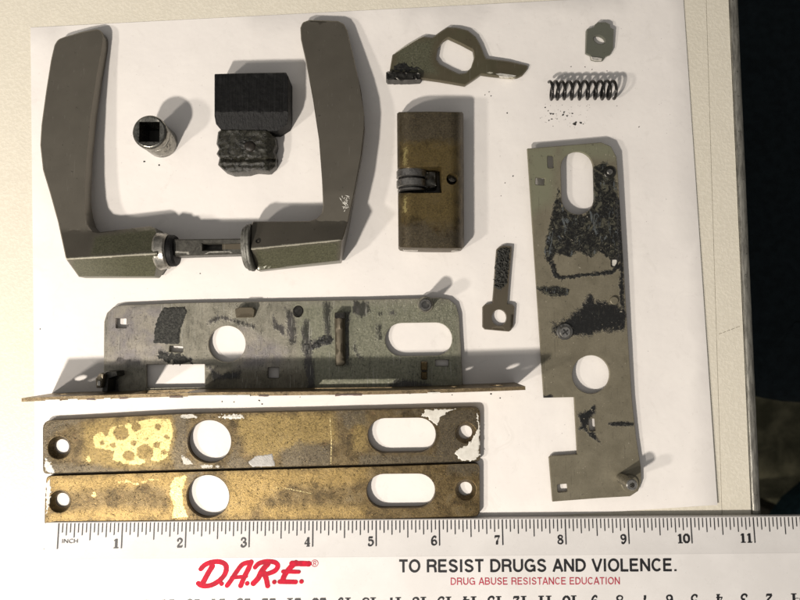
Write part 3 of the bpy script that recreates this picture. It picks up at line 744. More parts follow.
# ================================================================ door handle set
hs = thing('door_handle_set', 'pair of dark bronze door levers joined by a square spindle', 'door handle', P(200, 250, .0))
def ridge_l(x): return 259 + (x - 65) * (-5.2 / 87)
def zl(x, y, up=0.0, rid=ridge_l, low=277.0, tip=30.0, n0=231.0, top=1.82, zlow=.80):
    r = rid(x)
    if y <= r:
        g = np.interp(y, [tip, tip + 90, tip + 170, n0, r], [.50, .84 + up * .8, 1.05 + up, 1.16 + up * .5, top])
        return float(g)
    return float(np.interp(y, [r, low], [top, zlow]))
def zlb(x, y, **k):
    z = zl(x, y, **k); n0 = k.get('n0', 231.0)
    t = float(np.interp(y, [n0 - 30, n0], [0, 1])); return (1 - t) * max(0.05, z - .52) + t * .22
left = [(66, 259), (58, 222), (50, 193), (43, 170), (40.3, 145), (41.5, 125), (46, 92), (51, 60), (54.5, 45), (58, 39.5), (64, 37), (82, 32), (97, 29), (101.5, 31), (103.8, 36), (103, 45), (97.5, 75), (91.5, 115), (87.5, 155), (85.8, 190), (85.8, 215), (87.5, 225), (92, 231), (98, 232.5), (125, 229), (150, 226), (155, 228), (158, 236), (158, 262), (155, 277), (79, 277)]
lv1 = solid('lever', hs, MT['lever'], fillet(left, [0] + [14] * 7 + [7] * 6 + [14] * 5 + [3] * 5 + [1.5] * 7, 3), zl, zlb, creases=[[(67.5, ridge_l(67.5)), (157, ridge_l(157))]], res=3, bev=(.8, .05), smooth=.3,
    masks=[area_mask([[(64, ridge_l(66) - .75), (157, ridge_l(157) - .75), (157, ridge_l(157) + .75), (64, ridge_l(66) + .75)]], 1.6), area_mask([[(70, 259), (158, 254), (158, 280), (78, 280)], [(95, 236), (158, 228), (158, 252), (90, 256)]], 5), None, None])  # first mask paints the ridge highlight into the colour
def ridge_r(x): return 249 + (x - 251) * (-9 / 89.)
KR = dict(up=.30, rid=ridge_r, low=267.0, tip=22.0, n0=222.0, top=1.88, zlow=.82)
right = [(251, 249), (251, 228), (252.5, 221.5), (280, 221.5), (310, 221), (317, 218.5), (322, 213), (323, 205), (322, 180), (319, 140), (313, 100), (306, 62), (301, 40), (300.3, 28), (302.5, 22.5), (309, 20), (338, 21), (344, 24), (347.5, 31), (354, 58), (361, 90), (364, 112), (364.6, 128), (361.5, 155), (355, 190), (348, 222), (342.5, 240), (340, 261), (257, 270.5)]
lv2 = solid('lever', hs, MT['lever'], fillet(right, [1, 1, 1.5, 4, 4, 4, 6, 8] + [14] * 5 + [4] * 6 + [14] * 7 + [1.5] * 3, 3), lambda x, y: zl(x, y, **KR), lambda x, y: zlb(x, y, **KR), creases=[[(252.5, ridge_r(252.5)), (341, ridge_r(341))]], res=3, bev=(.8, .05), smooth=.3,
    masks=[area_mask([[(251, ridge_r(251) - .7), (341, ridge_r(341) - .7), (341, ridge_r(341) + .7), (251, ridge_r(251) + .7)]], 1.6), area_mask([[(254, 250), (339, 241), (338, 263), (258, 272)]], 5), None, None])  # ridge highlight painted here too, by the first mask
# collars and washers turned about the spindle
AX0 = P(163, 251.2, 1.02); AX1 = P(252, 247.5, 1.02); ax = (AX1 - AX0); axl = np.linalg.norm(ax)
V, Fs = lathe(AX0, ax, [(-.2, .05), (-.2, .70), (-.12, .75), (.0, .73), (.1, .71), (.2, .72), (.27, .64), (.27, .05)], 48)
link_mesh('collar', V, Fs, MT['collar'], hs, smooth=.5)
V, Fs = lathe(AX0, ax, [(.265, .05), (.265, .60), (.33, .64), (.48, .63), (.56, .57), (.56, .05)], 48)
link_mesh('rubber_ring', V, Fs, MT['burnt'], hs, smooth=.5)
for t, r, m in ((axl - .28, .84, 'washer'), (axl - .17, .93, 'washer'), (axl - .06, .96, 'washer')):
    V, Fs = lathe(AX0, ax, [(t, .05), (t, r - .05), (t + .03, r), (t + .10, r), (t + .135, r - .04), (t + .135, .05)], 48)
    link_mesh('washer', V, Fs, MT[m], hs, smooth=.5)
# spindle: square bar with a slot cut along its upper face
zt_ = 1.40
V, Fs = [], []
solid('spindle', hs, MT['spindle'], [(160, 239.5), (246, 238.5), (246, 254), (160, 256.5)], zt_, .64, holes=[[(203, 244), (222, 243.6), (222, 249.6), (203, 250)]], res=6, bev=(1.2, .06), smooth=.3)
solid('spindle_insert', hs, MT['key'], [(222.3, 243.8), (246, 243.2), (246, 249.2), (222.3, 249.4)], zt_ + .02, zt_ - .05, bev=(.4, .02))
solid('spindle_core', hs, MT['dark'], [(200, 241), (226, 241), (226, 252), (200, 252)], .9, .7, bev=(.2, .02))
# little dark set screw hole on the right neck, scratch on the right lever
c = P(258, 241.5, zl(258, 241.5, **KR) - .01)
V, Fs = lathe(c, (0.1, .35, 1), [(-.1, .02), (-.02, .085), (.035, .095), (.03, .06), (-.06, .05), (-.06, .001)], 20); link_mesh('set_screw', V, Fs, MT['dark'], hs, smooth=.5)
V, Fs = [], []
for k in range(26):
    x = 346 + RS.normal(0, 1.9); y = 203 + RS.normal(0, 3.6); a_ = RS.uniform(0, 3.14); l = RS.uniform(1.0, 2.8); w = RS.uniform(.25, .5)
    dx, dy = math.cos(a_) * l, math.sin(a_) * l; nx, ny = -math.sin(a_) * w, math.cos(a_) * w; z = zl(x, y, **KR) + .008; i = len(V)
    for sx, sy in ((1, 0), (0, 1), (-1, 0), (0, -1)):
        xx, yy = x + dx * sx + nx * sy, y + dy * sx + ny * sy; V.append(P(xx, yy, zl(xx, yy, **KR) + .014 + .0006 * k))
    Fs.append((i, i + 1, i + 2, i + 3))
o = link_mesh('scratch_marks', V, up_faces(V, Fs), MT['white'], hs, smooth=0, recalc=False, label='pale star shaped scratch'); o['kind'] = 'stuff'

# ================================================================ follower nut
c = P(149, 131.5, 1.5); bx, by = c[0], c[1]
nt = thing('spindle_follower', 'small round steel bushing with a square hole, left of the black block', 'bushing', (bx, by, 0.02))
def sqlathe(prof, n=48):
    """outer profile of revolution, inner square hole of half side q"""
    V, Fs = lathe((bx, by, 0), (0, 0, 1), prof, n); m = len(prof) * n; q = .415; top = prof[-1][0]
    a0 = math.radians(-2)
    for z in (top, .25):
        for k in range(n):
            g = 2 * math.pi * k / n
            cc, ss = math.cos(g), math.sin(g); t = q / max(abs(cc), abs(ss)); x, y = cc * t, ss * t
            V.append(np.array([bx - .0 + x * math.cos(a0) - y * math.sin(a0), by + x * math.sin(a0) + y * math.cos(a0), z]))
    return V, Fs, m
prof = [(0.02, .60), (.02, .64), (.10, .66), (.80, .66), (.92, .63), (.95, .57), (1.02, .56), (1.05, .64), (1.10, .685), (1.40, .685), (1.46, .65), (1.49, .60)]
V, Fs, m = sqlathe(prof); n = 48
# the revolve starts at another angle than the square ring, so match them by angle
us_ = [math.atan2(V[(len(prof) - 1) * n + k][1] - by, V[(len(prof) - 1) * n + k][0] - bx) for k in range(n)]
for lay in range(2):
    z = V[m + lay * n][2]; 
    for k in range(n):
        g = us_[k]; cc, ss = math.cos(g), math.sin(g); t = .405 / max(abs(cc), abs(ss)); V[m + lay * n + k] = np.array([bx + cc * t, by + ss * t, z - (.03 if lay == 0 else 0)])
for k in range(n):
    k2 = (k + 1) % n; l = (len(prof) - 1) * n
    Fs.append((l + k, l + k2, m + k2, m + k)); Fs.append((m + k, m + k2, m + n + k2, m + n + k))
Fs.append(tuple(m + n + k for k in range(n)))
V = [np.array([v[0] + .012 * nz(v[0], v[1], 3, 4), v[1] + .012 * nz(v[0], v[1], 3, 7), v[2] + .02 * nz(v[0], v[1], 2, 9)]) for v in V]
link_mesh('bushing_body', V, Fs, MT['nut'], nt, smooth=.6)
V, Fs = box(bx - .395, bx + .395, by - .395, by + .395, .3, .42); link_mesh('hole_floor', V, Fs, MT['black'], nt, smooth=0)  # black floor darkens the depth of the square hole

# ================================================================ burnt block
bb = thing('burnt_plastic_block', 'charred black block with a melted lower half, right of the bushing', 'plastic block', P(250, 125, 0))
def zbk(x, y): return float(np.interp(y, [70, 112, 113.5, 131], [1.12, 1.12, 1.08, .80])) + .02 * nz(x, y, .3, 5)
up = [(214.5, 74), (250, 73), (286, 72.5), (288.5, 77), (288.5, 120), (287, 125), (278, 131.5), (248, 132), (221, 130), (216, 124), (214.5, 116)]
solid('block_head', bb, MT['burnt'], fillet(up, 1, 2), zbk, .04, creases=[[(216, 112.3), (287, 112.8)]], res=2.6, bev=(.6, .05), wob=.03, wobs=.6, smooth=.4)
lowp = [(218, 132), (222, 129), (245, 129), (268, 129.5), (275.5, 137), (277, 146), (274.5, 152), (277, 158), (276.5, 167), (270, 172), (256, 170.5), (248, 173), (232, 173.5), (224, 170.5), (218, 165), (219.5, 158), (216.5, 154), (219, 149), (216.5, 144)]
def zlw(x, y): return -.13 * math.exp(-((y - 159.5 - .6 * math.sin(x * .35)) / 1.5) ** 2) - .07 * math.exp(-((y - 165) / 1.2) ** 2) + .86 - .16 * max(0, (y - 158) / 14) - .30 * max(0.0, (x - 266) / 10) + .06 * nz(x, y, .22, 8, 4)
solid('melted_body', bb, MT['burn2'], fillet(lowp, 1.2, 2), zlw, .04, res=1.6, bev=(1.2, .12), wob=.04, wobs=.45, smooth=.8)
crust('shiny_resin', bb, MT['grease'], [(238, 139), (245, 137), (254, 141), (253, 150), (245, 151), (239, 146)], lambda x, y: zlw(x, y) + .0, .025, .7, 2.5, .4, 1.3, .6, 6.1)
c = P(250, 145.5, .92); V, Fs = lathe(c, (0.1, .1, 1), [(-.2, .24), (-.06, .23), (-.01, .19), (.01, .08), (.01, .001)], 24); link_mesh('dull_stud', V, Fs, MT['stud'], bb, smooth=.8)

# ================================================================ cam lever, top middle
def Z5(l, ox=380, oy=20, k=5.): return [(ox + x / k, oy + y / k) for x, y in l]
cl = thing('latch_lever', 'flat olive steel latch lever with a six sided hole and a pointed tail', 'latch lever', P(450, 60, 0))
body = Z5([(47, 262), (62, 175), (125, 130), (195, 90), (215, 82), (262, 88), (300, 60), (338, 36), (385, 38), (440, 52), (480, 85), (505, 130), (520, 170), (530, 192), (640, 205), (735, 226), (741, 232), (733, 252), (712, 277), (690, 288), (660, 292), (505, 271), (465, 300), (425, 326), (300, 305), (195, 291)])
hole = Z5(fillet([(340, 88), (405, 118), (465, 150), (471, 188), (455, 238), (430, 265), (395, 269), (345, 245), (298, 220), (281, 195), (290, 140), (315, 105)], 10, 2))
solid('lever_plate', cl, MT['caselev'], fillet(body, 1.0, 2), lambda x, y: .30 - .10 * max(0, (x - 490) / 38) - .0, .06, holes=[hole], res=2.4, bev=(1.0, .06), wob=.02, wobs=.12, smooth=.35,
      masks=[area_mask([band([(486, 72), (500, 75), (515, 78)], 1.6), band([(393, 54), (419, 38), (424, 36.5)], 1.2)], 1.2), area_mask([[(396, 50), (420, 40), (434, 40), (432, 60), (438, 74), (410, 74), (396, 70)]], 7), None, None])  # first mask paints glints along the tail and upper edge
solid('painted_tail_glint', cl, MT['glint'], Z5([(570, 268), (600, 262), (650, 268), (690, 276), (676, 287), (650, 290), (600, 285)]), lambda x, y: .315 - .10 * max(0, (x - 490) / 38) - .003 * (y - 72), .15, bev=(.9, .05))  # whitish face stands in for the lamp's reflection on the tail
solid('pivot_stub', cl, MT['dark'], fillet(Z5([(30, 262), (40, 256), (110, 258), (200, 262), (207, 272), (203, 300), (120, 303), (40, 303), (30, 292)]), 1, 2), .55, .05, res=1.5, bev=(.8, .08), wob=.10, wobs=.8, smooth=.8)
crust('grease_film', cl, MT['grease'], Z5([(75, 235), (100, 215), (150, 225), (200, 255), (70, 258)]), .302, .014, .7, 5, .25, 1.0, .4, 8.)

# ================================================================ lock cylinder
cy = thing('lock_cylinder', 'thick tarnished brass lock cylinder with a cam cut out in its left side', 'lock cylinder', P(430, 180, 0))
def zc(x, y):
    xl, xr = 396.5, 463.5
    a = min(1, max(0, (x - xl) / 15)); b_ = min(1, max(0, (xr - x) / 13))
    f = lambda t: .50 + .78 * math.sqrt(max(0, 1 - (1 - t) ** 2)) if t < 1 else 1.28
    return min(f(a), f(b_))
cyl = [(397, 113.5), (399, 112), (430, 111.5), (462, 112), (463.5, 114), (463.8, 180), (464, 247), (462.5, 248.5), (430, 248.3), (400, 247.5), (398.5, 246), (398, 193), (441.5, 192.5), (441, 167), (397.5, 168)]
dm = [(400, 150), (418, 148), (440, 150), (460, 160), (462, 240), (400, 244), (400, 196), (440, 200)]
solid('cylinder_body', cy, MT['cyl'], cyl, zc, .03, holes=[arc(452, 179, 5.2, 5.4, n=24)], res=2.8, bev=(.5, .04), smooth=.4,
      masks=[area_mask([rect(404, 146, 406.5, 165), rect(403.5, 196, 406, 212)], 3.5), area_mask([rect(398, 108, 466, 140), [(396, 228), (420, 222), (440, 234), (466, 226), (466, 250), (396, 250)]], 9), area_mask([rect(402, 142, 458, 220)], 9), None], wob=.008, wobs=.3)  # first mask paints a vertical highlight on the left shoulder
for ya, yb, rr_ in ((167.6, 170.0, .60), (171.2, 179.0, .64), (180.8, 188.6, .64), (190.0, 192.6, .60)):
    a_ = P(412, ya, .55); b_ = P(412, yb, .55); l = np.linalg.norm(b_ - a_)
    V, Fs = lathe(a_, b_ - a_, [(0, .2), (0, rr_ - .04), (.03, rr_), (l - .03, rr_), (l, rr_ - .04), (l, .2)], 48); link_mesh('cam_ring', V, Fs, MT['steel'], cy, smooth=.5)
a_ = P(412, 167.2, .55); b_ = P(412, 192.8, .55); V, Fs = lathe(a_, b_ - a_, [(0, .1), (0, .5), (np.linalg.norm(b_ - a_), .5), (np.linalg.norm(b_ - a_), .1)], 40); link_mesh('cam_core', V, Fs, MT['black'], cy, smooth=.5)
solid('recess_wall', cy, MT['dark'], [(398.5, 167), (442, 167), (442, 193), (398.5, 193)], .35, .05, bev=(.3, .02))
solid('cam_tooth', cy, MT['dark'], fillet([(424, 171), (436, 171), (437, 188), (424, 190)], 1.5, 3), .82, .3, res=2, bev=(1, .1), wob=.15, wobs=.4, smooth=.8)
V, Fs = lathe(P(452, 179, .45), (0, 0, 1), [(0, .001), (0, .18), (.1, .17), (.35, .2)], 20); link_mesh('screw_socket', V, Fs, MT['bright'], cy, smooth=.5)
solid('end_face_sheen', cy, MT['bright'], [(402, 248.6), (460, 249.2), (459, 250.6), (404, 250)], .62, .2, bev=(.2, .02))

# ================================================================ small washer plate, spring, crumbs
wp = Z5([(425, 72), (440, 61), (480, 61), (500, 72), (503, 88), (519, 96), (516, 195), (500, 225), (479, 232), (463, 255), (430, 256), (406, 250), (402, 228), (378, 216), (384, 95), (418, 86)], 510, 10)
t_ = thing('steel_shim', 'tiny steel plate with stepped ends and an oval hole, above the spring', 'shim', P(600, 42, 0))
solid('shim_plate', t_, MT['shim'], fillet(wp, .7, 2), lambda x, y: .22 + .004 * (42 - y), .05, holes=[Z5(arc(447, 148, 31, 21, n=24, rot=25), 510, 10)], res=3, bev=(.5, .035), smooth=.4)
solid('painted_tip_glint', t_, MT['glint'], Z5([(405, 232), (440, 236), (462, 240), (458, 252), (430, 253), (409, 248)], 510, 10), .212, .15, bev=(.4, .02))  # pale strip paints a highlight on the shim's lower end
A = P(549, 90.5, .42); B = P(615, 90, .42)
pts = []; NT_ = 9.6; K = 300; r = .36
D = B - A; Ln = np.linalg.norm(D); D /= Ln; U = np.cross([0, 0, 1], D)
for i in range(K + 1):
    s = i / K; th = s * NT_ * 2 * math.pi
    # closed ends: less pitch at both ends
    q = .5 - .5 * math.cos(math.pi * s); q = s * .72 + q * .28
    pts.append(A + D * Ln * q + (U * math.cos(th) + np.array([0, 0, 1.0]) * math.sin(th)) * r * (1 + .02 * math.sin(s * 17)))
V, Fs = tube_path(pts, .060, 8)
o = link_mesh('coil_spring', V, Fs, MT['wire'], base=P(582, 90, 0.02), smooth=1.2); tagm(o, 'short black coil spring lying on the paper at top right', 'spring')

def crumbs(name, spots, label, mat, parent=None, zf=lambda x, y: .03, kind='stuff', cat=None):
    V, Fs = [], []
    for (x, y, s) in spots:
        c = P(x, y, zf(x, y)); i = len(V); n = 6; hgt = s * RS.uniform(.5, 1.2)
        for k in range(n):
            a_ = 2 * math.pi * k / n + RS.uniform(-.4, .4); rr = s * RS.uniform(.5, 1.2); V.append(c + np.array([math.cos(a_) * rr * RS.uniform(.6, 1.5), math.sin(a_) * rr, -.012]))
        for k in range(3):
            a_ = 2 * math.pi * k / 3 + RS.uniform(0, 1); V.append(c + np.array([math.cos(a_) * s * .45, math.sin(a_) * s * .45, hgt * RS.uniform(.6, 1)]))
        for k in range(3):
            Fs += [(i + 2 * k, i + 2 * k + 1, i + 6 + k), (i + 2 * k + 1, i + (2 * k + 2) % 6, i + 6 + k), (i + (2 * k + 2) % 6, i + 6 + (k + 1) % 3, i + 6 + k)]
        Fs.append((i + 6, i + 7, i + 8))
    o = link_mesh(name, V, Fs, mat, parent, base=(0, 0, 0), smooth=0)
    if label: o['label'] = label
    o['kind'] = kind
    return o
sp = [(545, 107.5, .05), (548, 111, .03), (550.5, 114, .05), (551.5, 119, .035), (549, 120.5, .04), (553, 114, .06), (563, 115, .05), (564, 112, .06), (567, 116, .05), (572, 113.5, .045), (574, 124, .08), (576, 122.5, .06), (581, 123, .06), (583, 124, .035), (557, 119, .03), (617, 106, .025), (639, 127, .035), (571, 66.5, .03), (585, 67, .03), (592, 69.5, .03),
      (607, 71, .03), (507, 113, .05), (513, 176, .04), (489, 92, .03), (485, 95, .03), (491, 96, .03), (501, 196, .03), (505, 183, .03), (144, 161.5, .05), (159, 165, .045), (200, 273.5, .04), (40, 329, .04), (497, 305, .03), (259, 400.5, .05), (262, 404, .04), (500, 398, .04), (491, 394, .05), (44, 549, .04), (222, 401.5, .04), (234, 402, .03), (300, 397, .03), (395, 393, .04), (410, 393.5, .05), (452, 395, .03)]
for k in range(60):
    x, y = RS.uniform(540, 590), RS.uniform(104, 128); sp.append((x, y, RS.uniform(.008, .02)))
for k in range(110):
    x, y = RS.uniform(470, 680), RS.uniform(20, 500); sp.append((x, y, RS.uniform(.006, .014)))
for k in range(60):
    x, y = RS.uniform(110, 390), RS.uniform(60, 300); sp.append((x, y, RS.uniform(.006, .012)))
crumbs('dirt_crumbs', sp, 'fine black crumbs of dirt scattered over the paper, most below the spring', MT['black'], zf=lambda x, y: paper_z(x, y) + .005)

# ================================================================ right side plate
sd = thing('lock_side_plate', 'tall olive steel side plate at right, smeared with black grease and notched at lower left', 'lock plate', P(585, 320, 0))
def ZT(x, y): return float(np.interp(y, [145, 500], [.52, .25]))
outl = [(527.3, 148.6), (583, 143.9), (601, 142.3), (611, 146.5), (616.5, 157), (618, 175), (620.5, 213), (623.5, 262), (627.5, 330), (632, 400), (636.5, 440), (641, 468), (641.3, 482), (638, 491), (630, 496.3), (600, 498), (552.6, 501.6), (549, 457.5), (550.5, 456), (577.3, 454.3), (574.2, 397.2), (543.8, 397.8)]
hl = [capsule(577.5, 183, 16.3, 31.5, -1.5), arc(591, 374.5, 18.8, 19.2, n=44), rect(547.5, 155.5, 553.8, 168, -2, 1.6), rect(535.5, 177.5, 545, 185, 4, 1.6), rect(589, 418.6, 595.5, 431, -4, 1.8), rect(557.5, 484, 567.5, 492, -4, 1.5), rect(611, 258, 617.5, 267, 0, 2)]
gp1 = [(559, 188), (552, 214), (546, 240), (544, 258), (550, 264), (557, 253), (570, 258), (577, 251), (590, 257), (598, 252), (608, 258), (619, 268), (621, 240), (619, 200), (616, 180), (606, 162), (593, 165), (594, 205), (585, 214), (570, 214), (562, 205)]
gp2 = [(551, 329), (555, 323), (566, 319), (580, 308), (588, 298), (591.5, 294.5), (595, 300), (606, 302), (614, 303), (622, 306), (627, 314), (626, 324), (622, 330), (614, 332), (600, 331), (588, 336), (576, 335), (566, 337), (555, 335)]
gp3 = [(578, 414), (584, 411), (590, 409), (594, 405), (597, 406), (594, 414), (590, 419), (587, 426), (588, 432), (595, 433), (601, 444), (592, 438), (584, 430), (578, 430), (582, 424)]
frame = [(550, 262), (553, 276), (560, 280), (590, 276), (613, 274), (621, 266), (618, 262), (612, 270), (590, 273), (560, 276), (556, 270), (554, 260)]
ban = [(534, 285), (560, 288), (575, 290), (570, 296), (545, 295), (535, 292)]
GR0 = [gp3, frame, offset(gp2, 3.2), [(604, 424), (622, 421), (634, 422), (634, 426), (622, 427)], [(617, 200), (622, 200), (625, 330), (621, 330)], rect(542, 395, 552, 400)]
solid('plate', sd, MT['olive'], outl, ZT, lambda x, y: ZT(x, y) - .14, holes=hl, res=2.0, bev=(.5, .03), smooth=.4, wob=.012, wobs=.05,
      masks=[lambda X, Y: np.maximum(area_mask([gp2], 7)(X, Y), area_mask(GR0, 3.0)(X, Y)), area_mask([[(527, 148), (556, 146), (552, 200), (530, 215)], rect(560, 142, 615, 158)], 12), area_mask([gp1, [(536, 287), (556, 286), (570, 290), (566, 296), (545, 295)]], 3.5), None])
RIM = [hl[0], hl[6]]
crust('grease_ridge', sd, MT['grease'], frame, ZT, .014, .6, 2.2, .3, 1.0, .4, 11.0)
crust('grease_ridge', sd, MT['grease'], [(606, 424), (621, 421.5), (634, 422), (634, 425.5), (622, 426.5)], ZT, .018, .6, 1.0, .3, 1.0, .4, 12.0)
solid('loose_shim', sd, MT['white'], rect(612, 259.5, 617, 266.5, 0, 1.2), ZT(614, 263) - .10, ZT(614, 263) - .24)
def boss(x, y, z0, h, r, mat, parent, name, slot=None, rin=0.0, n=28):
    c = P(x, y, z0 + h); c[2] = z0
    pr = [(0, r), (h - .03, r), (h, r - .03)]
    pr += [(h, rin), (h - .25 if h > .3 else h * .4, rin), (h - .25 if h > .3 else h * .4, .001)] if rin else [(h, .001)]
    V, Fs = lathe(c, (0, 0, 1), pr, n); o = link_mesh(name, V, Fs, mat, parent, smooth=.5)
    if slot:
        sx, sy = slot
        V, Fs = [], []
        for (u0, v0) in ((sx, sy), (-sy, sx)):
            i = len(V); L2, w2 = r * .62, r * .13
            for s1, s2 in ((1, 1), (-1, 1), (-1, -1), (1, -1)): V.append(c + np.array([u0 * L2 * s1 - v0 * w2 * s2, v0 * L2 * s1 + u0 * w2 * s2, h + .006 + .003 * (i > 0)]))
            Fs.append((i, i + 1, i + 2, i + 3))
        link_mesh('cross_slot', V, up_faces(V, Fs), MT['black'], o, smooth=0, recalc=False)
    return o
boss(565, 331.5, ZT(565, 331), .10, .34, MT['steel'], sd, 'screw_collar'); boss(565.5, 332, ZT(565, 331) + .08, .14, .23, MT['bright'], sd, 'screw', (.8, .6))
boss(614.5, 300.5, ZT(614, 300), .12, .17, MT['olive'], sd, 'pin'); boss(610, 172, ZT(610, 172) - .02, .10, .26, MT['dark'], sd, 'greasy_boss'); boss(610, 171.5, ZT(610, 172) + .1, .1, .12, MT['steel'], sd, 'pin')
boss(632.3, 485, ZT(632, 485) - .02, 1.25, .22, MT['bright'], sd, 'standoff_post', None, .10); boss(630, 483.5, ZT(632, 485) - .01, .1, .36, MT['olive'], sd, 'post_collar')
for x, y in ((540, 165), (612, 160), (560, 480), (628, 470), (548, 300), (612, 320)):
    zt1 = ZT(x, y); c = P(x, y, zt1); V, Fs = lathe((c[0], c[1], .02), (0, 0, 1), [(0, .001), (0, .14), (zt1 - .17, .14), (zt1 - .17, .001)], 16); link_mesh('foot_pin', V, Fs, MT['olive'], sd, smooth=.5)

# ================================================================ small key shaped piece
kp = thing('ring_headed_tailpiece', 'small brown steel tailpiece with ring head and a black crusted shank', 'tailpiece', P(498, 290, 0))
kb = Z5([(213, 385), (225, 372), (262, 366), (268, 300), (276, 180), (283, 96), (300, 83), (318, 77), (358, 81), (360, 92), (350, 200), (342, 300), (337, 368), (362, 372), (373, 384), (366, 480), (356, 500), (345, 508), (225, 497), (213, 485)], 440, 230)
solid('tailpiece_plate', kp, MT['key'], kb, .24, .05, holes=[Z5(arc(296, 438, 37, 40, n=30), 440, 230)], res=3, bev=(.6, .05), smooth=.4)
crust('black_crust', kp, MT['soot'], Z5([(286, 100), (315, 84), (352, 88), (345, 180), (335, 270), (300, 305), (270, 285), (276, 200)], 440, 230), .24, .10, .5, 1.6, .5, 1.5, .7, 3.0)

# ================================================================ lock case with its forend
lc = thing('lock_case', 'long greasy lock case plate standing on a narrow upright forend strip', 'lock case', P(280, 350, 0))
CZ = .28
co_ = [(104, 392), (104, 345), (104.3, 322), (107, 313), (113.5, 307), (121, 305.3), (180, 303), (280, 301.3), (380, 299.4), (440, 297.8), (449, 299.5), (456, 305.5), (459, 316), (461, 350), (463, 390), (300, 394), (150, 396)]
ch_ = [rect(116, 318.4, 126.5, 328, 0, .8), rect(146.3, 364.5, 204.8, 387.4, -.6, .6), arc(227, 344, 18.6, 18.3, n=44), capsule(418.7, 339.3, 33.6, 16.6, -.8), rect(169.5, 346, 183, 352, 4, .8), arc(298, 312.8, 4.4, 4.2, n=18), rect(268, 367.5, 278.8, 378, 0, .6), rect(435.5, 359.8, 448.5, 366, 0, .6)]
Z6 = lambda l, ox=230, oy=295: [(ox + x / 6., oy + y / 6.) for x, y in l]
gz = [Z6([(255, 120), (285, 175), (320, 185), (338, 210), (328, 250), (290, 215), (258, 205)]), Z6([(330, 75), (375, 95), (395, 170), (392, 285), (366, 315), (345, 230), (338, 150)]),
      [(303, 316), (308, 320), (312, 345), (314, 370), (315, 393), (308, 393), (304, 360), (301, 335)], [(306, 345), (318, 338), (332, 334), (333, 342), (318, 347), (308, 352)],
      band(Z6([(-130, 170), (-60, 135), (10, 150), (60, 165), (150, 190)]), 4), [(208, 366), (222, 374), (240, 371), (238, 378), (214, 380)], [(323, 302), (331, 302), (331, 345), (325, 340)], [(345, 312), (349, 312), (348.5, 366), (344.5, 366)],  # last strip paints the shadow line beside the guide bar
      [(355, 340), (358, 352), (365, 360), (358, 358), (352, 348)], Z6([(225, 100), (255, 95), (255, 125), (230, 128)], 340), Z6([(290, 90), (330, 90), (330, 120), (295, 122)], 340), [(376, 325), (381, 325), (381, 340), (377, 338)],
      Z6([(270, 560), (330, 505), (480, 520), (560, 545), (700, 560), (700, 580), (270, 580)], 340), [(354, 300), (368, 302), (372, 312), (360, 318), (352, 312)], [(106, 378), (118, 374), (120, 394), (106, 394)], band([(158, 352), (175, 356), (192, 361)], 4)]
solid('case_plate', lc, MT['case'], co_, CZ, CZ - .16, holes=ch_, res=1.7, bev=(.5, .03), smooth=.4, wob=.018, wobs=.04, seed=3,
      masks=[area_mask(gz, 3.2), area_mask([rect(106, 306, 165, 366), [(240, 325), (290, 350), (280, 366), (235, 370)]], 10), area_mask([rect(205, 370, 310, 394)], 8), area_mask([[(295, 305), (460, 300), (460, 390), (305, 392)]], 12)])  # third mask paints the forend's shade in brown on the plate
crust('grey_felt_pad', lc, MT['soot'], [(164, 307), (185, 306.5), (187, 312), (181, 328), (179, 344), (172, 345), (153, 343), (155, 325), (160, 312)], CZ, .045, .6, .8, .5, .7, .8, 2.0)
def cz(x, y): return CZ
crust('grease_clot', lc, MT['grease'], gz[3], cz, .012, .6, 4.5, .25, 1.5, .4, 4.)
crust('speckled_residue', lc, MT['soot'], [(156, 351), (178, 353), (196, 360), (180, 364), (160, 361)], cz, .014, .62, 4, .3, 1.3, .4, 5.)
# bent tab, guide bar, tube post, spring clips
solid('bent_tab', lc, MT['key'], fillet([(235, 309), (240, 307), (252, 307), (255, 310), (254, 317.5), (236, 318)], 1.2, 2), lambda x, y: CZ + .42 - .030 * (y - 307), CZ - .02, res=3, bev=(.8, .06))
solid('guide_bar', lc, MT['key'], fillet([(334.5, 314), (339, 312), (344.5, 314), (345.5, 363), (343, 366), (335.5, 366)], 1.0, 2), lambda x, y: CZ + .38 - .10 * abs(x - 340) / 6, CZ - .02, res=3, bev=(.9, .09), masks=None)
solid('guide_bar_end', lc, MT['dark'], rect(334.8, 312.4, 345, 318.6, 0, 1), CZ + .42, CZ, bev=(.6, .05))
boss(425.5, 304.5, CZ - .02, .10, .34, MT['case'], lc, 'post_collar'); boss(425.5, 304.8, CZ, 1.15, .25, MT['steel'], lc, 'tube_post', None, .155)
boss(298, 311, CZ - .01, .05, .22, MT['dark'], lc, 'hole_collar', None, .17)
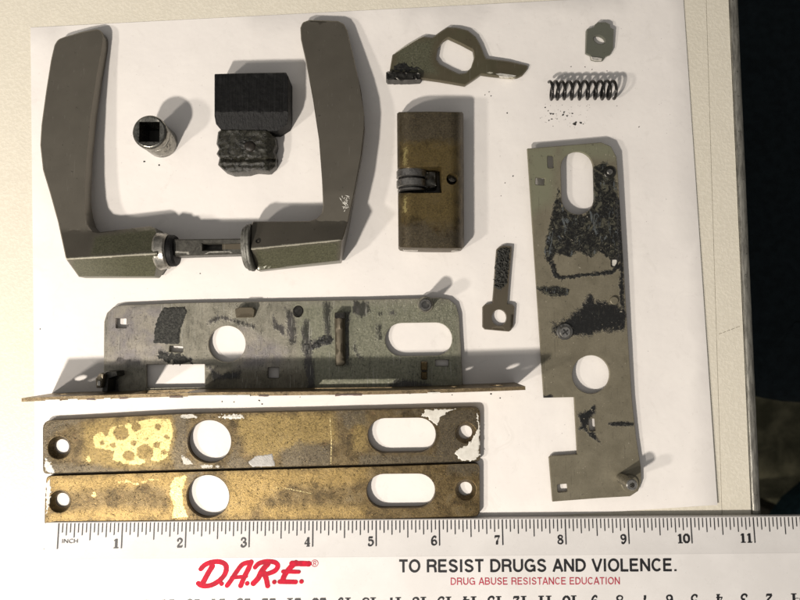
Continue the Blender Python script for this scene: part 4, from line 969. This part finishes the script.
# forend strip: an upright plate measured along its own length
T0 = P(21.5, 400, 2.2); T1 = P(525.5, 387.8, 2.2); FD = (T1 - T0); FL = np.linalg.norm(FD); FD /= FL; FN = np.array([-FD[1], FD[0], 0])
def g2s(px): return float((P(px, 395, 0) - T0) @ FD)
th = .14
def strip(outer, holes):
    V2, E2 = [], []; rings = [outer] + holes; ids = []
    for r in rings:
        i0 = len(V2); V2 += r; n = len(r); E2 += [(i0 + j, i0 + (j + 1) % n) for j in range(n)]; ids.append(list(range(i0, i0 + n)))
    vo, eo, fo, ov, _, _ = delaunay_2d_cdt([Vector(p) for p in V2], E2, [], 0, 1e-6, True)
    m_ = {i: k for k, l in enumerate(ov) for i in l}; Tt = np.array([tuple(v) for v in vo]); Ff = [f for f in fo if len(f) == 3]; cen = np.array([Tt[list(f)].mean(0) for f in Ff])
    kk = inside(outer, cen[:, 0], cen[:, 1])
    for h_ in holes: kk &= ~inside(h_, cen[:, 0], cen[:, 1])
    Ff = [f for f, q_ in zip(Ff, kk) if q_]; n = len(Tt); V = []
    def bow(s): return .05 * math.sin(s / FL * 6.0) + .02 * nz(s, 0, .5)
    for off in (-th / 2, th / 2):
        for s, z in Tt: V.append(np.array([T0[0], T0[1], 0]) + FD * s + FN * (off + bow(s)) + np.array([0, 0, z]))
    F_ = [tuple(f) for f in Ff] + [tuple(n + i for i in reversed(f)) for f in Ff]
    for r in ids:
        for j in range(len(r)): a_, b_ = m_[r[j]], m_[r[(j + 1) % len(r)]]; F_.append((a_, b_, n + b_, n + a_))
    return V, F_, bow
FH = 2.2
outer = densify([(0, .03), (FL, .03), (FL, FH - .02), (0, FH)], .5)
hs_ = [[(g2s(150), .35), (g2s(201), .35), (g2s(201), 1.9), (g2s(150), 1.9)], arc(g2s(73), 1.05, .27, .27, n=20), arc(g2s(492), 1.2, .27, .27, n=20), arc(g2s(450), 1.15, .2, .2, n=16), [(g2s(314), .5), (g2s(392), .5), (g2s(392), 1.0), (g2s(314), 1.0)]]
V, Fs, bow = strip(outer, hs_)
link_mesh('forend_strip', V, Fs, m_brass('dirty_brass_strip_edge', (.20, .15, .085), 2., (.36, .29, .16)), lc, smooth=.5)
# white paint left on the outer face of the forend, chips along its upper edge
def chips(name, mat, spans, proud, zr, seed):
    V, Fs = [], []
    for s0, s1 in spans:
        s = s0; pv = None
        while s < s1:
            w = FH + .012 * nz(s, 1, 3, seed); d_ = max(0.015, proud * (.35 + 1.3 * abs(nz(s, 5, 2.2, seed)))); dn = zr * (.5 + abs(nz(s, 9, 1.3, seed)))
            base_ = np.array([T0[0], T0[1], 0]) + FD * s + FN * (bow(s) - th / 2)
            a_ = base_ + FN * .035 + np.array([0, 0, w + .012]); b_ = base_ - FN * d_ + np.array([0, 0, w]); c_ = base_ - FN * d_ * .6 + np.array([0, 0, w - dn])
            i = len(V); V += [a_, b_, c_]
            if pv is not None: Fs += [(pv, pv + 1, i + 1, i), (pv + 1, pv + 2, i + 2, i + 1)]
            pv = i; s += .06
    return link_mesh(name, V, Fs, mat, lc, smooth=0)
chips('paint_chips', MT['white'], [(.9, g2s(88)), (g2s(95), g2s(104)), (g2s(128), g2s(134)), (g2s(205), g2s(262)), (g2s(425), g2s(438))], .035, .3, 3)['kind'] = 'stuff'
chips('rust_scale', MT['rust'], [(g2s(112), g2s(120)), (g2s(142), g2s(150)), (g2s(188), g2s(200)), (g2s(270), g2s(280)), (g2s(340), g2s(365))], .05, .3, 6)['kind'] = 'stuff'
# brackets by the strip
q = P(101, 384, 1.0); solid('bracket', lc, MT['dark'], fillet([(102, 374), (107, 371), (117, 371), (118, 376), (109, 379), (108, 392), (102, 392)], 1.0, 2), 1.0, CZ - .1, res=3, bev=(.8, .07), wob=.05, wobs=.4, smooth=.6)
solid('brass_lug', lc, MT['key'], fillet([(95.5, 379), (100, 373), (104, 374), (103, 381), (101.5, 388), (96.5, 388)], 1, 2), 1.25, .3, res=2, bev=(.7, .06), wob=.05, wobs=.6)
solid('bright_rivet', lc, MT['bright'], rect(97.3, 380.5, 100.5, 386, 0, .8), 1.31, 1.2, bev=(.4, .03))
for (xa, ya, xb, yb, zz) in ((421, 361.5, 427.5, 370.5, .62), (421.3, 371.8, 427.3, 379.5, .70)):
    solid('spring_clip', lc, MT['brass2'], rect(xa, ya, xb, yb, 0, 1.2), zz, CZ, res=2.5, bev=(.7, .06))
solid('clip_gap', lc, MT['dark'], rect(422, 368, 426.5, 373.5), .5, CZ, bev=(.3, .02))

# ================================================================ two brass faceplates
def countersunk(x, y, ro, ri, z0, z1, parent, mat):
    c = P(x, y, z1); sc_ = 26.6 / 650 * 1.0; R_, r_ = ro * .0409, ri * .0409
    V, Fs = lathe((c[0], c[1], 0), (0, 0, 1), [(z1 + .004, R_ + .02), (z1 - .002, R_ - .01), (z0 + .10, r_), (z0 + .0, r_)], 40)
    return link_mesh('countersink', V, Fs, mat, parent, smooth=.5)
GRP = 'brass faceplates laid side by side above the ruler'
BZ = .34
pA = thing('brass_faceplate', 'upper tarnished brass faceplate with white paint at right end and bright patches', 'faceplate', P(260, 440, 0), GRP)
oA = fillet([(42.8, 420.5), (180, 413.6), (300, 411.2), (400, 408.6), (480.3, 406.8), (480.3, 461.3), (380, 464.6), (180, 470.2), (43, 474)], [9, 0, 0, 0, 7, 4, 0, 0, 5], 4)
HA = [arc(209.5, 441.5, 21.6, 21.3, n=52), capsule(402, 435.2, 34, 17.2, -.8), arc(59, 447.5, 11.4, 11.4, n=32), arc(466, 433, 10.2, 10.2, n=32)]
solid('brass_plate', pA, MT['brass'], oA, BZ, .03, holes=HA, res=2.1, bev=(.7, .05), smooth=.4, wob=.02, wobs=.03, seed=5,
      masks=[cut_mask([[(93, 437), (100, 431), (107, 437), (111, 427), (128, 424), (150, 418.5), (170, 419), (173, 430), (170, 445), (167, 458), (158, 462), (150, 459), (140, 465), (122, 463), (113, 460), (114, 451), (104, 449), (95, 448)], [(86, 460), (88.5, 455), (91, 459), (90, 463)]],
                      [(121, 433, 8), (113, 445, 3), (102, 443, 2.5), (129, 456, 6), (145, 452, 8.5), (136, 427, 5), (134, 443, 3.2), (157, 445, 3.5), (147, 438, 1.6), (158, 427, 3.5), (166, 437, 2.5), (122, 448, 1.6), (164, 452, 3)], 2.0),
             area_mask([[(172, 414), (190, 414), (188, 430), (186, 455), (196, 464), (215, 468), (176, 471), (170, 455), (176, 435)], [(188, 464), (225, 466), (232, 452), (240, 440), (236, 458), (262, 466), (260, 469), (188, 471)], rect(360, 455, 482, 466), [(395, 412), (478, 408), (480, 462), (432, 464), (440, 430), (430, 416)], [(42, 421), (90, 417), (62, 428), (48, 440), (52, 462), (100, 466), (130, 472), (42, 475)], [(280, 452), (300, 442), (332, 446), (330, 466), (282, 467)], [(340, 412), (365, 410), (366, 425), (345, 428)]], 6),
             area_mask([[(84, 424), (110, 419), (176, 416), (176, 462), (120, 468), (84, 462)], [(236, 420), (262, 414), (330, 413), (338, 440), (300, 448), (268, 456), (246, 452), (240, 434)], rect(352, 418, 366, 450)], 8), area_mask([[(176, 415), (192, 414), (199, 418), (180, 418)], [(226, 415), (244, 414.5), (236, 419), (228, 418)], [(181, 455), (187, 458), (193, 464), (184, 464)], [(200, 465), (222, 466), (222, 468), (202, 468)]], 1.5)])
countersunk(59, 447.5, 11.4, 7.2, .03, BZ, pA, MT['brass']); countersunk(466, 433, 10.2, 6.8, .03, BZ, pA, MT['brass'])
crust('white_paint_patch', pA, MT['white'], [(421, 416), (425, 409.8), (440, 409.3), (458, 408.7), (448, 411.8), (440, 418), (437, 426), (434, 424), (428, 418)], BZ, .012, .6, 1.2, .4, .2, .3, 3., flat=True, soft=1.0)
crust('white_paint_patch', pA, MT['white'], [(454, 453), (459, 448), (468, 445), (474, 437), (478, 428), (476.5, 412), (478.8, 416), (479.6, 430), (479.6, 455), (476, 460), (462, 460.5), (457, 457)], BZ, .012, .6, 1.2, .4, .2, .3, 5., flat=True, soft=1.0)
crust('white_paint_patch', pA, MT['white'], [(45, 458), (50, 462), (54, 470), (55, 473), (48, 472.5), (45, 468)], BZ, .012, .6, 1.4, .5, .2, .3, 7., flat=True, soft=1.0)
crust('grey_residue_patch', pA, m_simple('pale_grey_residue', (.34, .33, .31), .5, .2, .15, 4, .01), [(247, 462), (255, 456), (272, 453.5), (275.5, 466.3), (252, 467)], BZ, .010, .6, .6, .4, .2, .3, 9., flat=True, soft=1.0)
crust('dried_paint_curl', pA, MT['white'], [(212, 416.5), (222, 415.4), (232, 414.6), (243, 415.4), (244, 417.6), (236, 418.6), (226, 418.6)], BZ, .03, .6, 2.0, .5, 1., .5, 12.)
crust('scratch', pA, MT['glintb'], [(329.6, 418), (330.6, 418), (332, 440), (331.6, 464), (330.6, 464), (331, 440)], BZ, .012, .4, .5, .8, .2, .3, 31., flat=True, soft=.6)
pB = thing('brass_faceplate', 'lower golden brass faceplate lying directly against the top edge of the ruler', 'faceplate', P(260, 496, 0), GRP)
oB = fillet([(46.5, 475.6), (180, 471.6), (380, 466), (479.8, 462.8), (480, 512), (477, 516.4), (380, 519.2), (180, 520.6), (56, 521.8), (44.5, 524), (45, 500)], [5, 0, 0, 6, 3, 3, 0, 0, 0, 2, 0], 4)
HB = [arc(208, 496.3, 21.2, 21.2, n=52), capsule(401, 490.8, 34.2, 17, -.6), arc(59.5, 501.5, 11, 11, n=32), arc(466, 490, 10.4, 10.2, n=32)]
solid('brass_plate', pB, MT['brass2'], oB, BZ, .03, holes=HB, res=2.1, bev=(.7, .05), smooth=.4, wob=.02, wobs=.03, seed=8,
      masks=[cut_mask([[(170, 486), (174, 478), (187, 475), (182, 490), (183, 505), (188, 517), (172, 518), (174, 505), (170, 495)], band([(118, 482), (126, 481), (136, 484), (146, 481), (158, 479)], 1.4), [(92, 493), (96, 491), (96, 497), (91, 497)]], [], 1.6),
             area_mask([rect(448, 464, 480, 474), [(186, 474), (206, 472), (196, 478), (188, 484)]], 7),
             area_mask([[(48, 478), (110, 475), (190, 472), (184, 518), (168, 518), (168, 490), (150, 483), (128, 487), (108, 488), (92, 490), (50, 490)], [(52, 514), (110, 508), (170, 510), (170, 520), (52, 521)], [(228, 472), (366, 467), (366, 480), (340, 486), (290, 484), (262, 500), (250, 516), (228, 518)], [(262, 506), (366, 508), (366, 518), (262, 519)]], 8), None])
countersunk(59.5, 501.5, 11, 7, .03, BZ, pB, MT['brass2']); countersunk(466, 490, 10.4, 6.8, .03, BZ, pB, MT['brass2'])
crust('white_paint_patch', pB, MT['white'], [(46, 484), (50, 478), (51, 492), (48, 512), (46, 514)], BZ, .012, .6, 1.2, .4, .2, .3, 14., flat=True, soft=1.0)
crust('scratch', pB, MT['glintb'], [(275, 486.5), (290, 488.5), (312, 493), (311.6, 494), (290, 489.4), (275, 487.3)], BZ, .012, .4, .5, .8, .2, .3, 33., flat=True, soft=.6)
